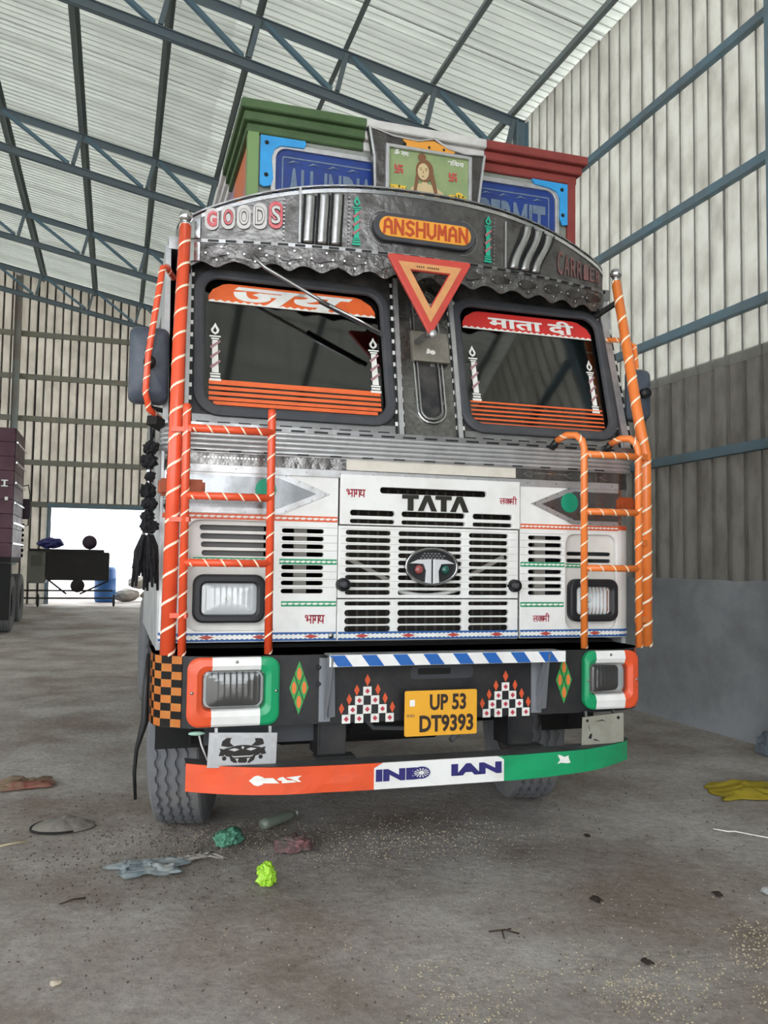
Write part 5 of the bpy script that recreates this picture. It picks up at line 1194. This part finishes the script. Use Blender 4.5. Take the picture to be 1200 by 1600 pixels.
# spilled grain and crumbs
bm = None
V, Fc = [], []
def grain(x, y, s, rz, zz=0):
    o = len(V); a = (cos(rz)*s, sin(rz)*s); b = (-sin(rz)*s*.5, cos(rz)*s*.5); h_ = s*.45; z = zz
    V.extend([(x-a[0], y-a[1], z+h_*.6), (x-b[0], y-b[1], z+h_*.5), (x+a[0], y+a[1], z+h_*.6), (x+b[0], y+b[1], z+h_*.5), (x, y, z+h_*1.4), (x, y, z-.004)])
    for i in range(4): Fc.append((o+i, o+(i+1) % 4, o+4)); Fc.append((o+(i+1) % 4, o+i, o+5))
rnd = random.Random(11)
def scatter(n, fn, s0, s1):
    for _ in range(n):
        x, y = fn(); grain(x, y, rnd.uniform(s0, s1), rnd.uniform(0, pi), -.003)
clusters = [(rnd.uniform(.9, 2.4), rnd.uniform(1.95, 2.8)) for _ in range(45)]
def cl():
    c_ = rnd.choice(clusters); return rnd.gauss(c_[0], .07), rnd.gauss(c_[1], .06)
scatter(1700, cl, .0034, .0052); scatter(700, lambda: (rnd.uniform(.4, 3.0), rnd.uniform(1.9, 3.4)), .0025, .004)
scatter(750, lambda: (rnd.gauss(1.4, .35), rnd.gauss(4.15, .2)), .003, .0045); scatter(400, lambda: (rnd.uniform(-.6, 3.2), rnd.uniform(2.8, 5.2)), .0025, .004)
scatter(300, lambda: (rnd.gauss(.55, .2), rnd.gauss(4.4, .12)), .003, .0045)
me = bpy.data.meshes.new('spilled_grain'); me.from_pydata(V, [], Fc); me.update()
tag(link('spilled_grain', me, None, mat('pale_grain', 'C4B79C', .8, dirt=('8A7C68', .6, 40))), 'spilled pale grain scattered over the floor in front of the truck', 'grain', None, 'stuff')
V.clear(); Fc.clear()
scatter(900, lambda: (rnd.uniform(-.8, 3.4), rnd.uniform(2.2, 5.5)), .003, .008); scatter(900, lambda: (rnd.gauss(.3, .35), rnd.gauss(4.3, .35)), .003, .009)
me = bpy.data.meshes.new('dirt_crumbs'); me.from_pydata(V, [], Fc); me.update()
tag(link('dirt_crumbs', me, None, mat('dirt_crumb', '5E544A', .95)), 'dark crumbs of earth and chaff scattered over the floor', 'dirt', None, 'stuff')

# ------------------------------------------------------------ the maroon lorry at the left edge
fz = floor_z(0, 17)
K = tag(empty('maroon_lorry', (-2.95, 16.3, fz)), 'dark maroon lorry parked deeper in the shed at the left edge, seen from behind', 'truck')
mar = mat('maroon_boards', '4A1A2E', .5, dirt=('2C1420', .5, 4))
for k in range(9): box('tail_board', (-1.18, 0, 1.36+.255*k), (1.18, .05, 1.36+.255*k+.245), K, mar)
for k in range(9): box('side_board', (1.15, .05, 1.36+.255*k), (1.19, 1.6, 1.36+.255*k+.245), K, mar)
box('load_floor', (-1.18, .05, 1.26), (1.18, 1.6, 1.36), K, dark); box('load', (-1.1, .1, 1.36), (1.1, 1.5, 3.5), K, mat('brown_sacking', '6A5E50', .9, bump=(6, .5)), .1)
for k in range(6): bars('chrome_rail', [((1.21, .1, 1.6+.36*k), (1.21, 1.7, 1.6+.36*k), .02, .03)], K, chrome)
for q_ in ([(.98, 2.72), (1.09, 2.72), (1.09, 2.70), (1.05, 2.70), (1.05, 2.62), (1.09, 2.62), (1.09, 2.60), (.98, 2.60), (.98, 2.62), (1.02, 2.62), (1.02, 2.70), (.98, 2.70)], rect(1.05, 1.10, 2.36, 2.42)): plates('white_mark', [q_], K, whitep, -.006, .004)
box('lorry_cab', (-1.1, 1.7, 1.2), (1.0, 3.3, 2.9), K, mat('pale_cab', 'A9B4B0', .4, dirt=('6A7A80', .6, 4)), .06)
box('lorry_chassis', (-.5, .0, .85), (.5, 3.2, 1.1), K, dark)
for y in (.75,):
    for x in (-1.03, -.74, .74, 1.03):
        o = link('lorry_wheel', wm, K); o.location = (x, y, .513)
for x in (-1.0, 1.0):
    o = link('lorry_wheel', wm, K); o.location = (x, 2.6, .513)
for x in (-.9, .9): box('mud_flap', (x-.28, .12, .25), (x+.28, .14, 1.25), K, dark)
o = tube('mirror_arm', [(1.0, 2.1, 2.75), (1.24, 2.0, 2.8), (1.28, 1.98, 2.6), (1.26, 2.0, 2.0), (1.02, 2.1, 1.95)], .012, K, dark, 8)
box('lorry_mirror', (1.10, 1.93, 2.12), (1.30, 2.0, 2.52), o, mat('maroon_mirror', '3A2430', .5), .02)
for i in range(7): fuzzy('pompom', (1.17, 1.9, 2.0-.1*i), .035, o, blk, i, (1, 1, 1), .5, 2)
# ------------------------------------------------------------ machinery by the doorway
fz = floor_z(0, 21.9)
Q = tag(empty('grain_cleaner', (-1.0, 21.9, fz)), 'dark wheeled grain cleaning machine standing left of the bright doorway', 'machine')
dm = mat('dark_machine', '2C2A2A', .7, .2, dirt=('4A443E', .5, 3))
box('hopper', (-.55, -.3, .62), (.85, .5, 1.30), Q, dm, .02); box('hopper_lid', (-.95, -.32, 1.30), (.72, .5, 1.36), Q, dm)
box('cabinet', (-.98, -.3, .55), (-.58, .4, 1.33), Q, mat('grey_cabinet', '77756E', .6, .2, dirt=('4F4C46', .5, 4)), .015); box('cabinet_panel', (-.9, -.31, .95), (-.68, -.305, 1.2), Q, mat('panel_grey', '5A5852', .6))
for z in (.38, .20): bars('frame_bar', [((-1.15, -.25, z), (.95, -.25, z), .04, .04)], Q, dm)
bars('frame_bar', [((.85, -.2, .62), (.2, -.25, .3), .04, .04)], Q, dm); bars('frame_bar', [((-.5, -.2, .62), (-.1, -.25, .3), .04, .04)], Q, dm)
for x in (-.98, -.55, .80): bars('machine_leg', [((x, -.25, .1), (x, -.25, .65), .05, .05)], Q, dm)
for x in (-.72, .98): lathe('machine_wheel', [(0, -.03), (.10, -.03), (.15, -.02), (.15, .02), (.10, .03), (0, .03)], Q, dm, 18, 'X', (x, -.25, .15))
lathe('pulley', [(0, -.05), (.16, -.05), (.16, .05), (0, .05)], Q, dm, 20, 'Y', (.15, -.35, .5))
lathe('spare_wheel', [(0, -.05), (.19, -.05), (.21, 0), (.19, .05), (0, .05)], Q, dm, 20, 'Y', (-1.25, -.2, .35))
z0_ = fz+1.36
o = fuzzy('blue_bundle', (0, 0, 0), .17, None, mat('indigo_tarpaulin', '3A3A7A', .6), 4, (1.7, 1, .75), .4); o.location = (-1.5, 21.9, z0_+.14); tag(o, 'indigo blue cloth bundle lying on top of the dark machine', 'bundle')
o = lathe('round_drum', [(0, -.2), (.16, -.2), (.17, -.15), (.165, 0), (.17, .15), (.16, .2), (0, .2)], None, mat('dark_purple_drum', '3A2A3A', .6), 24, 'Y'); o.location = (-.62, 21.95, z0_+.175); tag(o, 'dark round drum lying on top of the machine by the doorway', 'drum')
fz2 = floor_z(0, 23.4)
o = tag(empty('blue_barrel', (-.25, 23.9, fz2)), 'blue plastic barrel standing upright in the bright doorway', 'barrel')
lathe('barrel_body', [(0, 0), (.24, 0), (.27, .08), (.275, .3), (.285, .32), (.275, .34), (.275, .6), (.285, .62), (.275, .64), (.265, .86), (.22, .93), (0, .93)], o, mat('blue_plastic', '2A5E9A', .5), 28); lathe('barrel_bung', [(0, .93), (.04, .93), (.04, .97), (0, .97)], o, mat('blue_plastic', ''), 12)
for i, (x, y, z, rz, lab) in enumerate(((.30, 24.2, 0, .1, 'front left white sack of the pile in the bright doorway'), (1.02, 24.25, 0, -.1, 'front right white sack of the pile in the bright doorway'), (.66, 24.3, .34, .1, 'white sack lying on top of the pile in the doorway'))):
    o = fuzzy('white_sack', (0, 0, 0), .30, None, mat('white_sack_cloth', 'A39C92', .8), i*4.4, (1.15, .8, .58), .18); o.location = (x, y, fz2+.17+z); o.rotation_euler = (0, 0, rz); tag(o, lab, 'sack', 'white sacks in the doorway')
